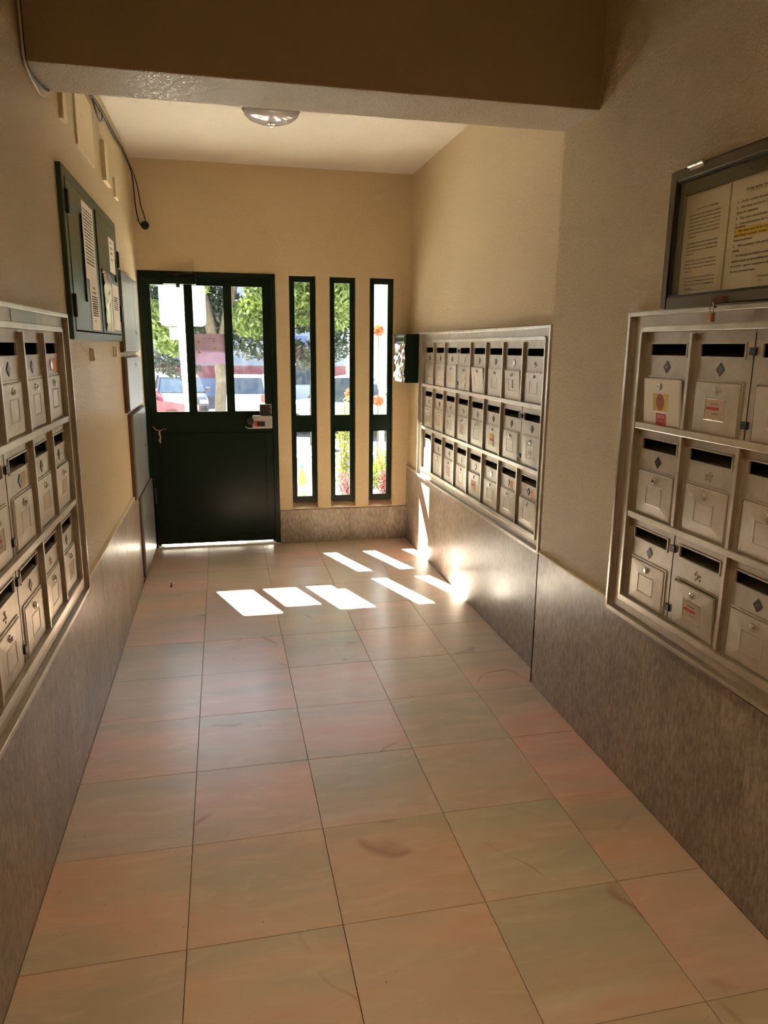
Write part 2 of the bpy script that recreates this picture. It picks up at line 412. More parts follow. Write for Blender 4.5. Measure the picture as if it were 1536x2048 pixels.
# entrance wall with openings
DOOR = (-.5425, .396, -.05, 1.982)
WINS = [(.494, .688), (.788, .982), (1.085, 1.272)]
wins_h = [(a, b, .262, 1.978) for a, b in WINS]
mb = MB(); grid_slab(mb, (XL-.05, XF+.05), (-.05, 2.9), [DOOR] + wins_h, lambda a, b, c, d: mb.box(a, b, YD+PL*.0, YD+.20, c, d))
wfar = clean(mb.build('wall_far', 'wall_far')); tag(wfar, 'entrance wall with a door and three slit windows', kind='structure')
for a, b in ((.400, .93), (.9316, XF)):
    MB().box(a, b, YD-.012, YD+.01, 0, .258).build('stone_slab', 'stone', wfar, bev=.001)
# windows
for i, (a, b) in enumerate(WINS):
    wt = thing('window_%d' % (i+1), 'narrow black framed slit window, %s from the door' % ['first', 'second', 'third'][i], None, (a, YD, .3), 0, kind='structure')
    W = b - a; y0, y1 = .045, .085; z0, z1 = .014, 1.676    # local z = world-.3
    t = .034
    f = MB(); f.box(0, t, y0, y1, z0, z1); f.box(W-t, W, y0, y1, z0, z1); f.box(t, W-t, y0, y1, z1-t, z1); f.box(t, W-t, y0, y1, z0, z0+t)
    f.box(t, W-t, y0, y1, .558, .670)
    f.build('window_frame', 'green', wt)
    g = MB()
    for (p, q) in ((z0+t, .558), (.670, z1-t)):
        for (u0, u1, v0, v1) in ((t, t+.007, p, q), (W-t-.007, W-t, p, q), (t, W-t, p, p+.007), (t, W-t, q-.007, q)):
            g.box(u0, u1, y0-.006, y0+.004, v0, v1)
    g.build('glazing_bead', 'green', wt)
    for (p, q) in ((z0+t, .558), (.670, z1-t)):
        MB().box(t, W-t, y0+.018, y0+.022, p, q).build('pane', 'glass', wt)
    s = MB().prism([(0, -.036), (0, -.030), (y1, z0), (y1, -.036)], 'x', 0.001, W-.001).build('sill', 'marble', wt)
    s.color = (1.0,.85,.7,1)
# ------------------------------------------------------------------ door
dr = thing('door_1', 'dark green steel entrance door with three tall panes', None, (0, YD, 0), kind='structure')
f = MB(); f.box(-.541, -.507, -.006, .07, 0, 1.980); f.box(.360, .395, -.006, .07, 0, 1.980); f.box(-.507, .360, -.006, .07, 1.944, 1.980)
f.box(-.507, -.490, .046, .07, 0, 1.944); f.box(.343, .360, .046, .07, 0, 1.944); f.box(-.49, .343, .046, .07, 1.928, 1.944)
f.build('door_frame', 'green', dr)
lf = MB()
zt, zb_, gz0, gz1 = 1.942, .030, 1.008, 1.896
G = [(-.470, -.232), (-.188, .036), (.080, .308)]
lf.box(-.504, G[0][0], 0.004, .044, zb_, zt); lf.box(G[2][1], .357, .004, .044, zb_, zt)
lf.box(G[0][1], G[1][0], .004, .044, gz0, gz1); lf.box(G[1][1], G[2][0], .004, .044, gz0, gz1)
lf.box(G[0][0], G[2][1], .004, .044, gz1, zt)
lf.box(G[0][0], G[2][1], .004, .044, .862, gz0)
lf.box(G[0][0], G[2][1], .004, .044, zb_, zb_+.055)
lf.build('door_leaf', 'green', dr)
MB().box(G[0][0]-.006, G[2][1]+.006, .012, .030, zb_+.04, .866).build('door_panel', 'green', dr)
bd = MB()
for a, b in G:
    for (u0, u1, v0, v1) in ((a, a+.007, gz0, gz1), (b-.007, b, gz0, gz1), (a, b, gz0, gz0+.007), (a, b, gz1-.007, gz1)):
        bd.box(u0, u1, -.002, .012, v0, v1)
bd.box(-.50, .35, -.001, .006, .852, .858); bd.box(-.47, -.463, -.001, .006, .09, .85); bd.box(.305, .311, -.001, .006, .09, .85)
bd.build('glazing_bead', 'green', dr)
for a, b in G: MB().box(a, b, .022, .026, gz0, gz1).build('pane', 'glass', dr)
for z in (1.80, 1.05, .35): MB().cyl((-.506, -.010, z), .010, .11, 'z', 12).build('hinge', 'green', dr)
MB().box(-.535, .39, -.01, .16, -.012, .008).build('threshold', 'offwhite', dr)
cl = MB().box(-.372, -.150, -.052, -.002, 1.892, 1.938).build('door_closer', 'green', dr, bev=.004)
MB().box(-.285, -.262, -.05, -.01, 1.870, 1.892).build('closer_spindle', 'black', cl)
MB().tube([(-.30, -.03, 1.945), (-.24, -.06, 1.962), (-.155, -.045, 1.970)], .006).cyl((-.160, -.045, 1.955), .012, .022, 'z', 14).tube([(-.155, -.045, 1.970), (-.34, -.008, 1.965)], .005).build('closer_arm', 'black', cl)
lk = MB().box(.205, .352, -.035, .004, .888, .985).build('door_lock', 'lock_grey', dr, bev=.010)
tag(lk, 'grey lock casing with a red tab')
MB().box(.222, .296, -.0385, -.034, .905, .940).build('lock_recess', 'black', lk)
MB().box(.222, .238, -.040, -.034, .904, .938).build('lock_tab', 'redp', lk)
MB().lathe([(.0, -.006), (.014, -.005), (.024, -.012), (.028, -.03), (.024, -.045), (.0, -.048)], (0,0,0), 20, 'y').build('lock_knob', 'black', lk, (.190, .0, .945))
MB().tube([(.155, -.02, .902), (.175, -.035, .893), (.21, -.036, .893)], .005).build('lock_lever', 'lock_grey', lk)
sb = MB().box(.262, .348, -.030, .004, .992, 1.066).build('strike_box', 'black', dr, bev=.003)
MB().box(.262, .348, -.032, -.026, 1.062, 1.068).box(.342, .348, -.032, -.026, .992, 1.066).cyl((.336, -.034, 1.045), .004, .005, 'y', 10).cyl((.336, -.034, 1.012), .004, .005, 'y', 10).build('box_trim', 'lock_grey', sb)
# rope tied at the hinge
rp = MB(); rp.tube([(-.500, -.004, .912), (-.475, -.014, .888), (-.45, -.016, .880), (-.42, -.014, .895), (-.405, -.012, .89)], .0035)
rp.tube([(-.452, -.016, .882), (-.455, -.018, .855), (-.447, -.018, .835), (-.455, -.018, .815), (-.449, -.018, .79)], [.004,.009,.006,.009,.004])
tag(rp.build('cord', 'rope', None, (0, YD, 0)), 'frayed beige cord knotted at the hinge side of the green door', 'cord')
# lilac notice
ln = thing('paper_notice', 'lilac printed notice with orange warning triangles taped to the door glass', 'notice', (-.192, YD+.0185, 1.350))
MB().box(0, .228, 0, .0008, 0, .213).build('sheet', 'lilac', ln)
for (x, z, s) in ((.040, .148, .024), (.148, .157, .016), (.150, .103, .018), (.042, .075, .024)):
    MB().prism([(x-s/2, z), (x+s/2, z), (x, z+s)], 'y', -.0006, 0).build('warning_triangle', 'orange', ln)
tl_ = [('Importante informação', .178, .0105, 1), ('Por favor fechar a porta', .163, .0085, 0), ('devagar ao sair, sem bater', .150, .0085, 0), ('a porta', .139, .0085, 0),
       ('Obrigado a todos', .124, .0080, 0), ('os moradores do prédio', .112, .0070, 0), ('Atenção aos vizinhos', .101, .0080, 0), ('não deixar a porta aberta nem', .088, .0080, 0), ('permitir a entrada', .078, .0080, 0), ('de estranhos', .068, .0075, 0), ('Obrigado', .058, .0075, 0)]
for s, z, sz, b in tl_: lettering(s, sz, 'ink' if b else 'inkg', ln, (.060, -.0005, z), bold=bool(b))
lettering('A Administração', .0075, 'inkg', ln, (.135, -.0005, .042))
MB().box(-.004, .012, -.001, .0, .205, .217).box(.214, .236, -.001, .0, .205, .217).box(.10, .13, -.001, 0, .206, .217).build('tape', 'offwhite', ln)

# =================================================================== MAILBOX BANKS
# shared meshes, local frame: x right along the wall, y into the wall, z up, origin at the cell's bottom centre on the wall plane
FRONT = .014
pm = MB(); grid_slab(pm, (-.1235, .1235), (.012, .2950), [(-.0925, .0925, .2230, .2610)], lambda a, b, c, d: pm.box(a, b, FRONT, FRONT+.004, c, d))
P_plate = meshof(pm, 'front_plate', 'plate')
lip = MB()
for (a, b, c, d) in ((-.0965,.0965,.2590,.2635), (-.0965,.0965,.2205,.2250), (-.0965,-.0915,.2205,.2635), (.0915,.0965,.2205,.2635)): lip.box(a, b, FRONT-.003, FRONT+.002, c, d)
P_lip = meshof(lip, 'slot_rim', 'plate')
inn = MB(); inn.cur = 0
inn.box(-.12, .12, FRONT+.085, FRONT+.087, .02, .285); inn.box(-.12, .12, FRONT+.004, FRONT+.087, .283, .285); inn.box(-.12,-.118,FRONT+.004,FRONT+.087,.02,.285); inn.box(.118,.12,FRONT+.004,FRONT+.087,.02,.285)
inn.cur = 1
inn.add([(-.117,FRONT+.005,.219),(.117,FRONT+.005,.219),(.117,FRONT+.080,.236),(-.117,FRONT+.080,.236),(-.117,FRONT+.005,.217),(.117,FRONT+.005,.217),(.117,FRONT+.080,.234),(-.117,FRONT+.080,.234)], [(0,1,2,3),(4,7,6,5),(0,4,5,1),(2,6,7,3),(1,5,6,2),(0,3,7,4)])
P_inner = meshof(inn, 'inner_box', ['void', 'slotgrey'])
def rounded_top(w, z0, z1, r, n=5):
    pts = [(-w/2, z0), (w/2, z0)]
    for cx, a0 in ((w/2-r, 0), (-w/2+r, 90)):
        for i in range(n+1):
            a = R(a0 + 90*i/n); pts.append((cx + r*math.cos(a), z1 - r + r*math.sin(a)))
    return pts
rim = MB(); po = rounded_top(.205, .012, .161, .010); pi_ = rounded_top(.197, .012, .157, .007); n_ = len(po)
vv = [(p[0], FRONT-.0035, p[1]) for p in po] + [(p[0], FRONT-.0035, p[1]) for p in pi_] + [(p[0], FRONT+.001, p[1]) for p in po] + [(p[0], FRONT+.003, p[1]) for p in pi_]
ff = []
for i in range(1, n_):
    j = (i+1) % n_
    ff += [(i, j, n_+j, n_+i), (i, 2*n_+i, 2*n_+j, j), (n_+i, n_+j, 3*n_+j, 3*n_+i)]
rim.add(vv, ff); P_rim = meshof(rim, 'door_rim', 'plate')
def ring(w, z0, z1, y, r):
    return [(p[0], y, p[1]) for p in rounded_top(w, z0, z1, r)]
# door local origin: bottom centre of the door
DZ0, DZ1 = 0.0, .141
def door_mesh(m):
    d = MB(); yb = 0
    A = ring(.191, DZ0, DZ1, .002, .006); Bq = ring(.191, DZ0, DZ1, -.006, .006); C = ring(.185, .004, DZ1-.004, -.008, .005); n = len(A)
    q = .088/2
    # pyramid bevel down to an inner rectangle
    rect = [(-q, -.0105, .036), (q, -.0105, .036), (q, -.0105, .100), (-q, -.0105, .100)]
    rect2 = [(-q+.003, -.0120, .039), (q-.003, -.0120, .039), (q-.003, -.0120, .097), (-q+.003, -.0120, .097)]
    rect3 = [(-q+.005, -.0098, .041), (q-.005, -.0098, .041), (q-.005, -.0098, .095), (-q+.005, -.0098, .095)]
    V = A + Bq + C + rect + rect2 + rect3; F = [tuple(range(n))[::-1]]
    for i in range(n):
        j = (i+1) % n; F += [(i, j, n+j, n+i), (n+i, n+j, 2*n+j, 2*n+i)]
    c0 = 2*n; r0 = 3*n; h = (n-2)//2
    F.append((c0, c0+1, r0+1, r0)); F.append((c0+1,) + tuple(range(c0+2, c0+2+h)) + (r0+2, r0+1))
    F.append((c0+1+h, c0+2+h, r0+3, r0+2)); F.append((r0+3,) + tuple(range(c0+2+h, c0+n)) + (c0, r0))
    for k in (0, 4):
        for i in range(4): F.append((r0+k+i, r0+k+(i+1) % 4, r0+k+4+(i+1) % 4, r0+k+4+i))
    F.append((r0+8, r0+9, r0+10, r0+11))
    return meshof(d.add(V, F), 'box_door', m)
P_door = door_mesh('doorm'); P_door_w = door_mesh('whitebox')
lkm = MB().lathe([(0, -.0155), (.0055, -.0155), (.0070, -.0140), (.0072, -.0095), (.0098, -.0090), (.0105, -.0060), (.0105, 0)], (0,0,0), 18, 'y')
lkm.box(-.0011, .0011, -.0162, -.015, -.0040, .0040)
P_lock = meshof(lkm, 'lock', 'chrome')
def diamond(s, t, y=FRONT): 
    return MB().prism([(-s, 0), (0, -s*1.12), (s, 0), (0, s*1.12)], 'y', y-t, y)
bdg = diamond(.0165, .002)
P_badge = meshof(bdg, 'badge', 'badge')
P_badge_s = meshof(diamond(.0160, .0035), 'badge', 'silver')
bt = text_mesh('AC', .009, 'CENTER')
bt.materials.clear(); bt.materials.append(M['silver'])
br = random.Random(5)
sc = MB()
for _ in range(16):
    x, z = br.gauss(0, .006), br.gauss(0, .008); a = br.uniform(.0015, .0045)
    pts = [(x + a*br.uniform(.5, 1.3)*math.cos(t), z + a*br.uniform(.5, 1.3)*math.sin(t)) for t in (0, 1.1, 2.3, 3.4, 4.6, 5.5)]
    sc.prism(pts, 'y', FRONT-.0006-_*.00003, FRONT)
P_scrap = meshof(sc, 'scraped_badge', 'rust'); P_scrap_l = P_scrap.copy(); P_scrap_l.materials[0] = M['silver']
P_clip = meshof(MB().box(-.011, .011, FRONT-.007, FRONT+.002, -.010, .010), 'clip', 'black')
def sticker(parent, m, w_, h_, x, z, y, name='sticker', a=0):
    o = MB().box(-w_/2, w_/2, -.0005, .0, -h_/2, h_/2).build(name, m, parent, (x, y, z)); o.rotation_euler = (0, a, 0); return o
def make_box(bk, col, row, label, group, badge='D', ajar=0, extra=None, white=False):
    b = BANKS[bk]; s = -1 if bk != 'left' else 1
    yc = b['y_far'] - (col-.5)*CW
    root = thing('mailbox', label, 'mailbox', (b['x'], yc, b['ztop'] - row*CH), b['rz'], group)
    fp = inst('front_plate', P_plate, root); inst('slot_rim', P_lip, fp); inst('door_rim', P_rim, fp)
    inst('inner_box', P_inner, root)
    d = inst('box_door', P_door_w if white else P_door, root, (0, FRONT, .0135))
    jr = random.Random(col*7+row*31)
    d.rotation_euler = (R(ajar + jr.uniform(0, .5)), R(jr.uniform(-.4, .4)), 0)
    d.scale = (1, .62, 1)
    l = inst('lock', P_lock, d, (0, -.006, .118), (0, jr.uniform(-.6, .6), 0))
    if badge == 'D':
        q = inst('badge', P_badge, root, (0, 0, .1905)); inst('lettering', bt, q, (0, FRONT-.0022, -.003), (R(90), 0, 0))
    elif badge == 'S': inst('badge', P_badge_s, root, (0, 0, .1905))
    elif badge == 'X': inst('badge', P_scrap, root, (0, 0, .1905), (0, jr.uniform(0, 3), 0))
    elif badge == 'L': inst('badge', P_scrap_l, root, (0, 0, .1905), (0, jr.uniform(0, 3), 0))
    if extra == 'orange': sticker(root, 'orange', .030, .038, .040, .186, FRONT-.0001)
    if extra == 'orange2':
        sticker(root, 'orange', .052, .044, .052, .188, FRONT-.0001); sticker(root, 'orange', .028, .040, -.055, .190, FRONT-.0001, a=.1)
    yd_ = -.0100
    if extra == 'faded': sticker(d, 'faded', .052, .046, 0, .068, yd_)
    if extra == 'label':
        q = sticker(d, 'beige', .070, .052, 0, .068, yd_); MB().box(-.035, .020, -.0009, -.0004, -.002, .006).build('red_stripe', 'red', q)
        MB().box(-.018, .016, -.0009, -.0004, .012, .017).build('printed_line', 'inkg', q); MB().box(-.010, .020, -.0009, -.0004, -.014, -.010).build('printed_line', 'inkg', q)
    if extra == 'torn':
        for i in range(9): sticker(d, 'offwhite' if i % 3 else 'faded', jr.uniform(.018, .05), jr.uniform(.01, .03), jr.uniform(-.022, .022), jr.uniform(.03, .10), -.0122-.0002*i, a=jr.uniform(-.6, .6))
    if extra == 'colour':
        sticker(d, 'yellow', .048, .022, 0, .085, -.0123); sticker(d, 'red', .048, .012, 0, .067, -.0123); sticker(d, 'offwhite', .046, .026, 0, .048, -.0123, a=.08)
    if extra == 'dice':
        q = sticker(d, 'yellow', .072, .052, -.002, .070, yd_)
        ov = MB().cyl((0, -.0012, 0), .021, .0008, 'y', 28).build('brown_oval', 'brown', q); ov.scale = (1, 1, 1.22)
        q2 = sticker(d, 'red', .052, .036, .004, .018, -.0105)
        lettering('DVCA', .014, 'paper', q2, (0, -.0007, .004), 'CENTER'); lettering('MELHOR', .007, 'faded', q2, (0, -.0007, -.008), 'CENTER')
    if extra == 'yellowstain':
        sticker(root, 'faded', .045, .05, .04, .185, FRONT-.0001)
    if extra == 'scribble':
        mbs = MB()
        for i in range(6): 
            x = -.02+.008*i; mbs.tube([(x, -.0102, .055+jr.uniform(-.012, .012)), (x+jr.uniform(0, .01), -.0102, .07), (x+.006, -.0102, .075+jr.uniform(-.01, .014))], .0007, 4)
        mbs.build('pen_mark', 'ink', d)
    if extra == 'hole': MB().box(.004, .018, -.0112, -.0090, .055, .098).build('broken_window', 'black', d)
    return root
def clipat(bk, joint, row, par):
    b = BANKS[bk]; u = b['n']*CW/2 - joint*CW          # from centre toward door
    s = -1 if bk != 'left' else 1
    z = (3-row)*CH
    for zz in (.045, .235): inst('clip', P_clip, par, (s*u if bk != 'left' else u, 0, z+zz))
def bank_frame(bk, label, nodiv):
    """aluminium surround: local origin at the bank's bottom centre"""
    b = BANKS[bk]; W = b['n']*CW; H = 3*CH; s = -1 if bk != 'left' else 1
    root = thing('mailbox_cabinet', label, 'mailbox cabinet', (b['x'], (b['y_far']+b['y_near'])/2, b['zbot']), b['rz'])
    w2 = W/2; o_ = .074; ot = .062
    zl, zh = -.060, H + ot
    # outer lip, mitred look: four bars
    e = .014
    mb = MB()
    for (a, c, d, f_) in ((-w2-o_, -w2-o_+e, zl, zh), (w2+o_-e, w2+o_, zl, zh), (-w2-o_+e, w2+o_-e, zh-e, zh), (-w2-o_+e, w2+o_-e, zl, zl+e)):
        mb.box(a, c, -.015, .010, d, f_)
    mb.build('outer_lip', 'alu', root, bev=.002)
    mb = MB()   # stepped band between lip and boxes
    g = .006
    for (a, c, d, f_) in ((-w2-o_+e, -w2-g, zl+e, zh-e), (w2+g, w2+o_-e, zl+e, zh-e), (-w2-g, w2+g, H+g, zh-e), (-w2-g, w2+g, zl+e, -g)):
        mb.box(a, c, .001, .010, d, f_)
    for (a, c, d, f_) in ((-w2-o_+e, -w2-o_+e+.012, zl+e, zh-e), (w2+o_-e-.012, w2+o_-e, zl+e, zh-e)):
        mb.box(a, c, -.006, .002, d, f_)
    mb.build('filler_strip', 'plate', root)
    mb = MB(); t = .010
    for (a, c, d, f_) in ((-w2-t, -w2+.002, -t, H+t), (w2-.002, w2+t, -t, H+t), (-w2, w2, H-.001, H+t+.006), (-w2, w2, -t, .012)):
        mb.box(a, c, -.006, .022, d, f_)
    mb.build('inner_lip', 'alu', root, bev=.0015)
    for r in (1, 2):
        MB().box(-w2+.002, w2-.002, -.004, .022, r*CH-.008, r*CH+.012).build('rail', 'alu', root, bev=.0015)
    for j in range(1, b['n']):
        x = (w2 - j*CW)*s
        for row in (1, 2, 3):
            z = (3-row)*CH
            if (j, row) in nodiv:
                MB().box(x-.0012, x+.0012, FRONT-.0008, FRONT+.004, z+.012, z+CH-.010).build('joint_gap', 'gap', root)
                for zz in (.050, .240): inst('clip', P_clip, root, (x, 0, z+zz))
            else:
                MB().box(x-.0065, x+.0065, -.001, .022, z+.012, z+CH-.008).build('divider', 'alu', root, bev=.001)
    return root
ORD = ['first', 'second', 'third', 'fourth', 'fifth', 'sixth', 'seventh', 'eighth']
ROWN = ['top', 'middle', 'bottom']
fr_f = bank_frame('far', 'aluminium surround of the 24-box mailbox bank on the far right wall', {(3,1), (7,2)})
fr_n = bank_frame('near', 'aluminium surround of the large mailbox bank on the near right wall', {(2,1), (1,3)})
fr_l = bank_frame('left', 'aluminium surround of the mailbox bank on the left wall', {(3,2), (3,3)})
# paint patches and tape on the top strips
MB().box(-.62, -.555, -.0006, .001, .915, .950).box(-.06, -.005, -.0006, .001, .925, .950).build('paint_patch', 'faded', fr_f)
MB().box(.02, .30, -.0006, .001, .905, .945).build('tape_strip', 'greybox', fr_l)
FB = {1: 'DDDLDDSX', 2: 'XDXXDDDD', 3: 'XDDXDSDD'}
FE = {(1,3): 'faded', (1,4): 'torn', (1,7): 'hole', (2,2): 'faded', (2,4): 'faded', (2,6): 'colour', (2,8): 'scribble', (3,3): 'faded', (3,5): 'label', (3,7): 'orange', (3,8): 'orange2x'}
DESC = {'torn': ', torn white paper', 'hole': ', broken name window', 'colour': ', yellow red white sticker', 'scribble': ', pen scribbles on door', 'label': ', beige and red label',
        'orange': ', orange sticker', 'faded': ', faded name label', 'dice': ', white door, yellow sticker', 'orange2': ', two orange stickers', 'yellowstain': ', yellow stain', None: ''}
BD = {'D': 'dark diamond badge', 'S': 'bright silver diamond badge', 'X': 'scraped off badge', 'L': 'half-peeled shiny badge'}
for r in (1, 2, 3):
    for c in range(1, 9):
        e = FE.get((r, c)); e2 = 'orange' if e == 'orange2x' else e
        lab = 'far right mailbox, %s row, %s from door, %s%s' % (ROWN[r-1], ORD[c-1], BD[FB[r][c-1]], DESC[e2])
        make_box('far', c, r, lab, 'mailboxes of the far right bank', FB[r][c-1], ajar={(1,5): 5, (1,7): 3, (3,5): 2, (3,8): 1.5}.get((r, c), 0), extra=e2)
NB = {1: 'DDD', 2: 'DXX', 3: 'DXD'}
NE = {(1,1): 'dice', (1,2): 'label', (1,3): 'scribble', (3,2): 'label', (3,3): None}
for r in (1, 2, 3):
    for c in range(1, 4):
        e = NE.get((r, c))
        lab = 'near right mailbox, %s row, %s from door, %s%s' % (ROWN[r-1], ORD[c-1], BD[NB[r][c-1]], DESC[e])
        make_box('near', c, r, lab, 'mailboxes of the near right bank', NB[r][c-1], ajar={(1,1): 4, (3,2): 3}.get((r, c), 0), extra=e, white=(r, c) == (1, 1))
LB = {1: 'SDDDD', 2: 'DDDXD', 3: 'DXDXD'}
LE = {(1,1): 'orange2', (2,1): 'faded', (2,2): 'faded', (2,3): 'yellowstain', (2,4): 'label', (3,1): 'faded'}
for r in (1, 2, 3):
    for c in range(1, 6):
        e = LE.get((r, c))
        lab = 'left wall mailbox, %s row, %s from door, %s%s' % (ROWN[r-1], ORD[c-1], BD[LB[r][c-1]], DESC[e])
        make_box('left', c, r, lab, 'mailboxes of the left bank', LB[r][c-1], ajar={(2,1): 2, (3,1): 1}.get((r, c), 0), extra=e)

# =================================================================== NOTICE BOARD (near right wall)
nb = thing('notice_board', 'glazed bronze-framed notice board above the near right mailboxes', 'notice board', (XN+PL, 2.037, 1.603), R(-90))
NW, NH = .80, .378
mb = MB(); t = .030
for (a, b_, c, d) in ((0, t, 0, NH), (NW-t, NW, 0, NH), (t, NW-t, NH-t, NH), (t, NW-t, 0, t)): mb.box(a, b_, -.038, 0, c, d)
mb.build('frame', 'bronze', nb, bev=.003)
mb = MB()
for (a, b_, c, d) in ((t, t+.006, t, NH-t), (t, NW-t, t, t+.005), (t, NW-t, NH-t-.005, NH-t)): mb.box(a, b_, -.036, -.026, c, d)
mb.build('glass_seal', 'black', nb)
MB().box(t-.004, NW-t+.004, -.030, -.027, t-.004, NH-t+.004).build('pane', 'glass_clean', nb)
MB().box(t, NW-t, -.006, -.001, NH-t-.035, NH-t).build('top_batten', 'bronze', nb)
hg = MB().cyl((.085, -.040, NH+.001), .006, .036, 'x', 12).cyl((.124, -.040, NH+.001), .006, .026, 'x', 12).box(.09, .15, -.040, -.030, NH-.012, NH-.004).build('hinge', 'alu', nb)
hs = MB().box(.262, .300, -.050, -.038, .004, .020).tube([(.275, -.045, .018), (.275, -.060, .012), (.275, -.060, -.004), (.275, -.045, -.008)], .003).build('hasp', 'rusty', nb)
pd = thing('padlock', 'small dark padlock hanging from the notice board hasp', 'padlock', (XN-.049, 1.762, 1.560), R(-90))
MB().box(-.011, .011, -.006, .006, -.004, .020).build('padlock_body', 'brass', pd, bev=.002)
MB().tube([(-.007, 0, .018), (-.007, 0, .040), (-.004, 0, .046), (.004, 0, .046), (.007, 0, .040), (.007, 0, .018)], .0018).build('shackle', 'chrome', pd)
def page(name, label, x, z, w_, h_, a=0):
    o = thing(name, label, 'paper notice', (XN+PL-.0005, 2.037-x, 1.603+z), R(-90))
    s = MB().box(0, w_, -.0018, -.001, 0, h_).build('sheet', 'paper', o); return o
p1 = page('paper_notice', 'dense typed letter in the notice board, left sheet', .034, .038, .190, .272)
pr = random.Random(11)
WORDS = 'estimados condóminos vimos por este meio informar que em assembleia geral do prédio foi decidido por todos os presentes manter a porta fechada e as escadas limpas sempre que possível agradecemos a colaboração de cada morador durante todo o ano sem exceção'.split()
z = .222; lettering('CARTA A TODOS OS CONDÓMINOS', .0070, 'ink', p1, (.050, -.0020, .228), width=.095)
for n_lines in (7, 4, 4, 4):
    for i in range(n_lines):
        s = ' '.join(pr.choice(WORDS) for _ in range(8)); last = i == n_lines-1
        if last: s = s[:12]
        lettering(s, .0070, 'ink', p1, (.022, -.0020, z-.008), width=.035 if last else .136); z -= .0098
    z -= .008
lettering('A Administração', .0055, 'ink', p1, (.07, -.0020, .034)); lettering('Edifício, Lote', .0055, 'inkg', p1, (.12, -.0020, .024)); lettering('Rua do Condomínio', .0055, 'inkg', p1, (.03, -.0020, .010))
p2 = page('paper_notice', 'neighbour rules sheet with a yellow highlighted rule in the notice board', .232, .036, .210, .285)
lettering('Normas de Boa Vizinhança', .0095, 'ink', p2, (.055, -.0022, .244), width=.100); MB().box(.055, .155, -.0022, -.0018, .2405, .2412).build('underline', 'ink', p2)
MB().box(.026, .196, -.0020, -.0018, .131, .1545).build('highlight', 'hilite', p2)
RULES = [('1.   Fechar a porta de entrada do prédio', .217), ('2.   Não fumar no interior do prédio nem', .203), ('dentro dos elevadores', .190), ('3.   Não atirar papéis/beatas para o chão', .176), ('4.   Zelar pela limpeza das escadas e dos', .1625), ('corredores', .155),
         ('5.   Não deixar sacos do lixo à porta de casa', .1445), ('nem deixar a pingar roupas dentro do', .134), ('dentro do elevador', .122), ('6.   Não ausentar com portas de rua', .108), ('abertas', .096), ('7.   Por atenção aos vizinhos e evitar que os', .083), ('mesmos façam as necessidades no interior', .070), ('do prédio – quando acontecer é obrigação', .057), ('do dono do animal limpar', .044)]
for s, z in RULES: lettering(s, .0090, 'ink', p2, (.026, -.0023, z), width=.168 if len(s) > 33 else None)
lettering('A Administração', .0060, 'ink', p2, (.13, -.0022, .026)); lettering('Lote 5', .0060, 'inkg', p2, (.135, -.0022, .016))
p3 = page('paper_notice', 'plain white sheet at the right end of the notice board', .462, .040, .210, .285)
lettering('Aviso', .012, 'ink', p3, (.08, -.0022, .25))

# =================================================================== LEFT WALL: electric cabinet, meter doors
# local frame with rz=90: local x -> +Y, local y -> -X (into wall); origin on plaster plane
PLX = XL-PL
ec = thing('electric_cabinet', 'green steel electric cabinet with papers taped on its two doors', 'cabinet', (PLX, 2.93, 1.500), R(90))
EW, EH = 1.372, .606
mb = MB()
for (a, b_, c, d) in ((0, .045, 0, EH), (EW-.03, EW, 0, EH), (.045, EW-.03, EH-.035, EH), (.045, EW-.03, 0, .030)): mb.box(a, b_, -.018, 0, c, d)
mb.build('cabinet_frame', 'green_cab', ec, bev=.002)
MB().box(.045, EW-.03, -.005, 0, .03, EH-.035).build('cabinet_back', 'gap', ec)
d1 = MB(); grid_slab(d1, (.052, .690), (.036, EH-.040), [(.150, .345, .15, .49)], lambda a, b_, c, d: d1.box(a, b_, -.020, -.008, c, d))
d1 = clean(d1.build('cabinet_door', 'green_cab', ec))
for v_ in d1.data.vertices:
    if v_.co.x > .68: v_.co.x -= .030*v_.co.z/EH      # the left leaf hangs slightly off square
MB().box(.150, .345, -.013, -.008, .15, .49).build('door_inset', 'green_cab', d1)
MB().box(.340, .345, -.0205, -.010, .15, .49).build('inset_shadow_edge', 'black', d1)
d2 = MB(); grid_slab(d2, (.715, 1.335), (.036, EH-.040), [(1.10, 1.29, .30, .415)], lambda a, b_, c, d: d2.box(a, b_, -.020, -.008, c, d))
d2 = clean(d2.build('cabinet_door', 'green_cab', ec)); MB().box(1.10, 1.29, -.012, -.008, .30, .415).build('door_inset', 'green_cab', d2)
for (x, z) in ((.030, .44), (.030, .08), (1.345, .38), (1.345, .10)):
    MB().box(x, x+.030, -.030, -.012, z, z+.085).build('hinge', 'black', ec, bev=.004)
MB().lathe([(0, -.034), (.009, -.033), (.012, -.027), (.006, -.022), (.005, -.018)], (0,0,0), 16, 'y').build('knob', 'brass', d2, (.765, 0, .315))
def sheet_on(label, y0, z0, w_, h_, lines, dep=.0205, m='paper', ang=0, bl=None):
    o = thing('paper_notice', label, 'paper notice', (PLX+dep, y0, z0), R(90))
    MB().box(0, w_, -.0010, 0, 0, h_).build('sheet', m, o)
    for (z, x0, wd, s) in lines: lettering(s, .011, 'ink', o, (x0, -.0014, z), width=wd)
    o.rotation_euler = (0, 0, R(90)); return o
T = lambda n: ' '.join(pr.choice(WORDS) for _ in range(n))
sheet_on('tall white form taped at the top of the left green cabinet door', 3.275, 1.745, .265, .300, [(.27-.013*i, .03, .20, T(6)) for i in range(17)])
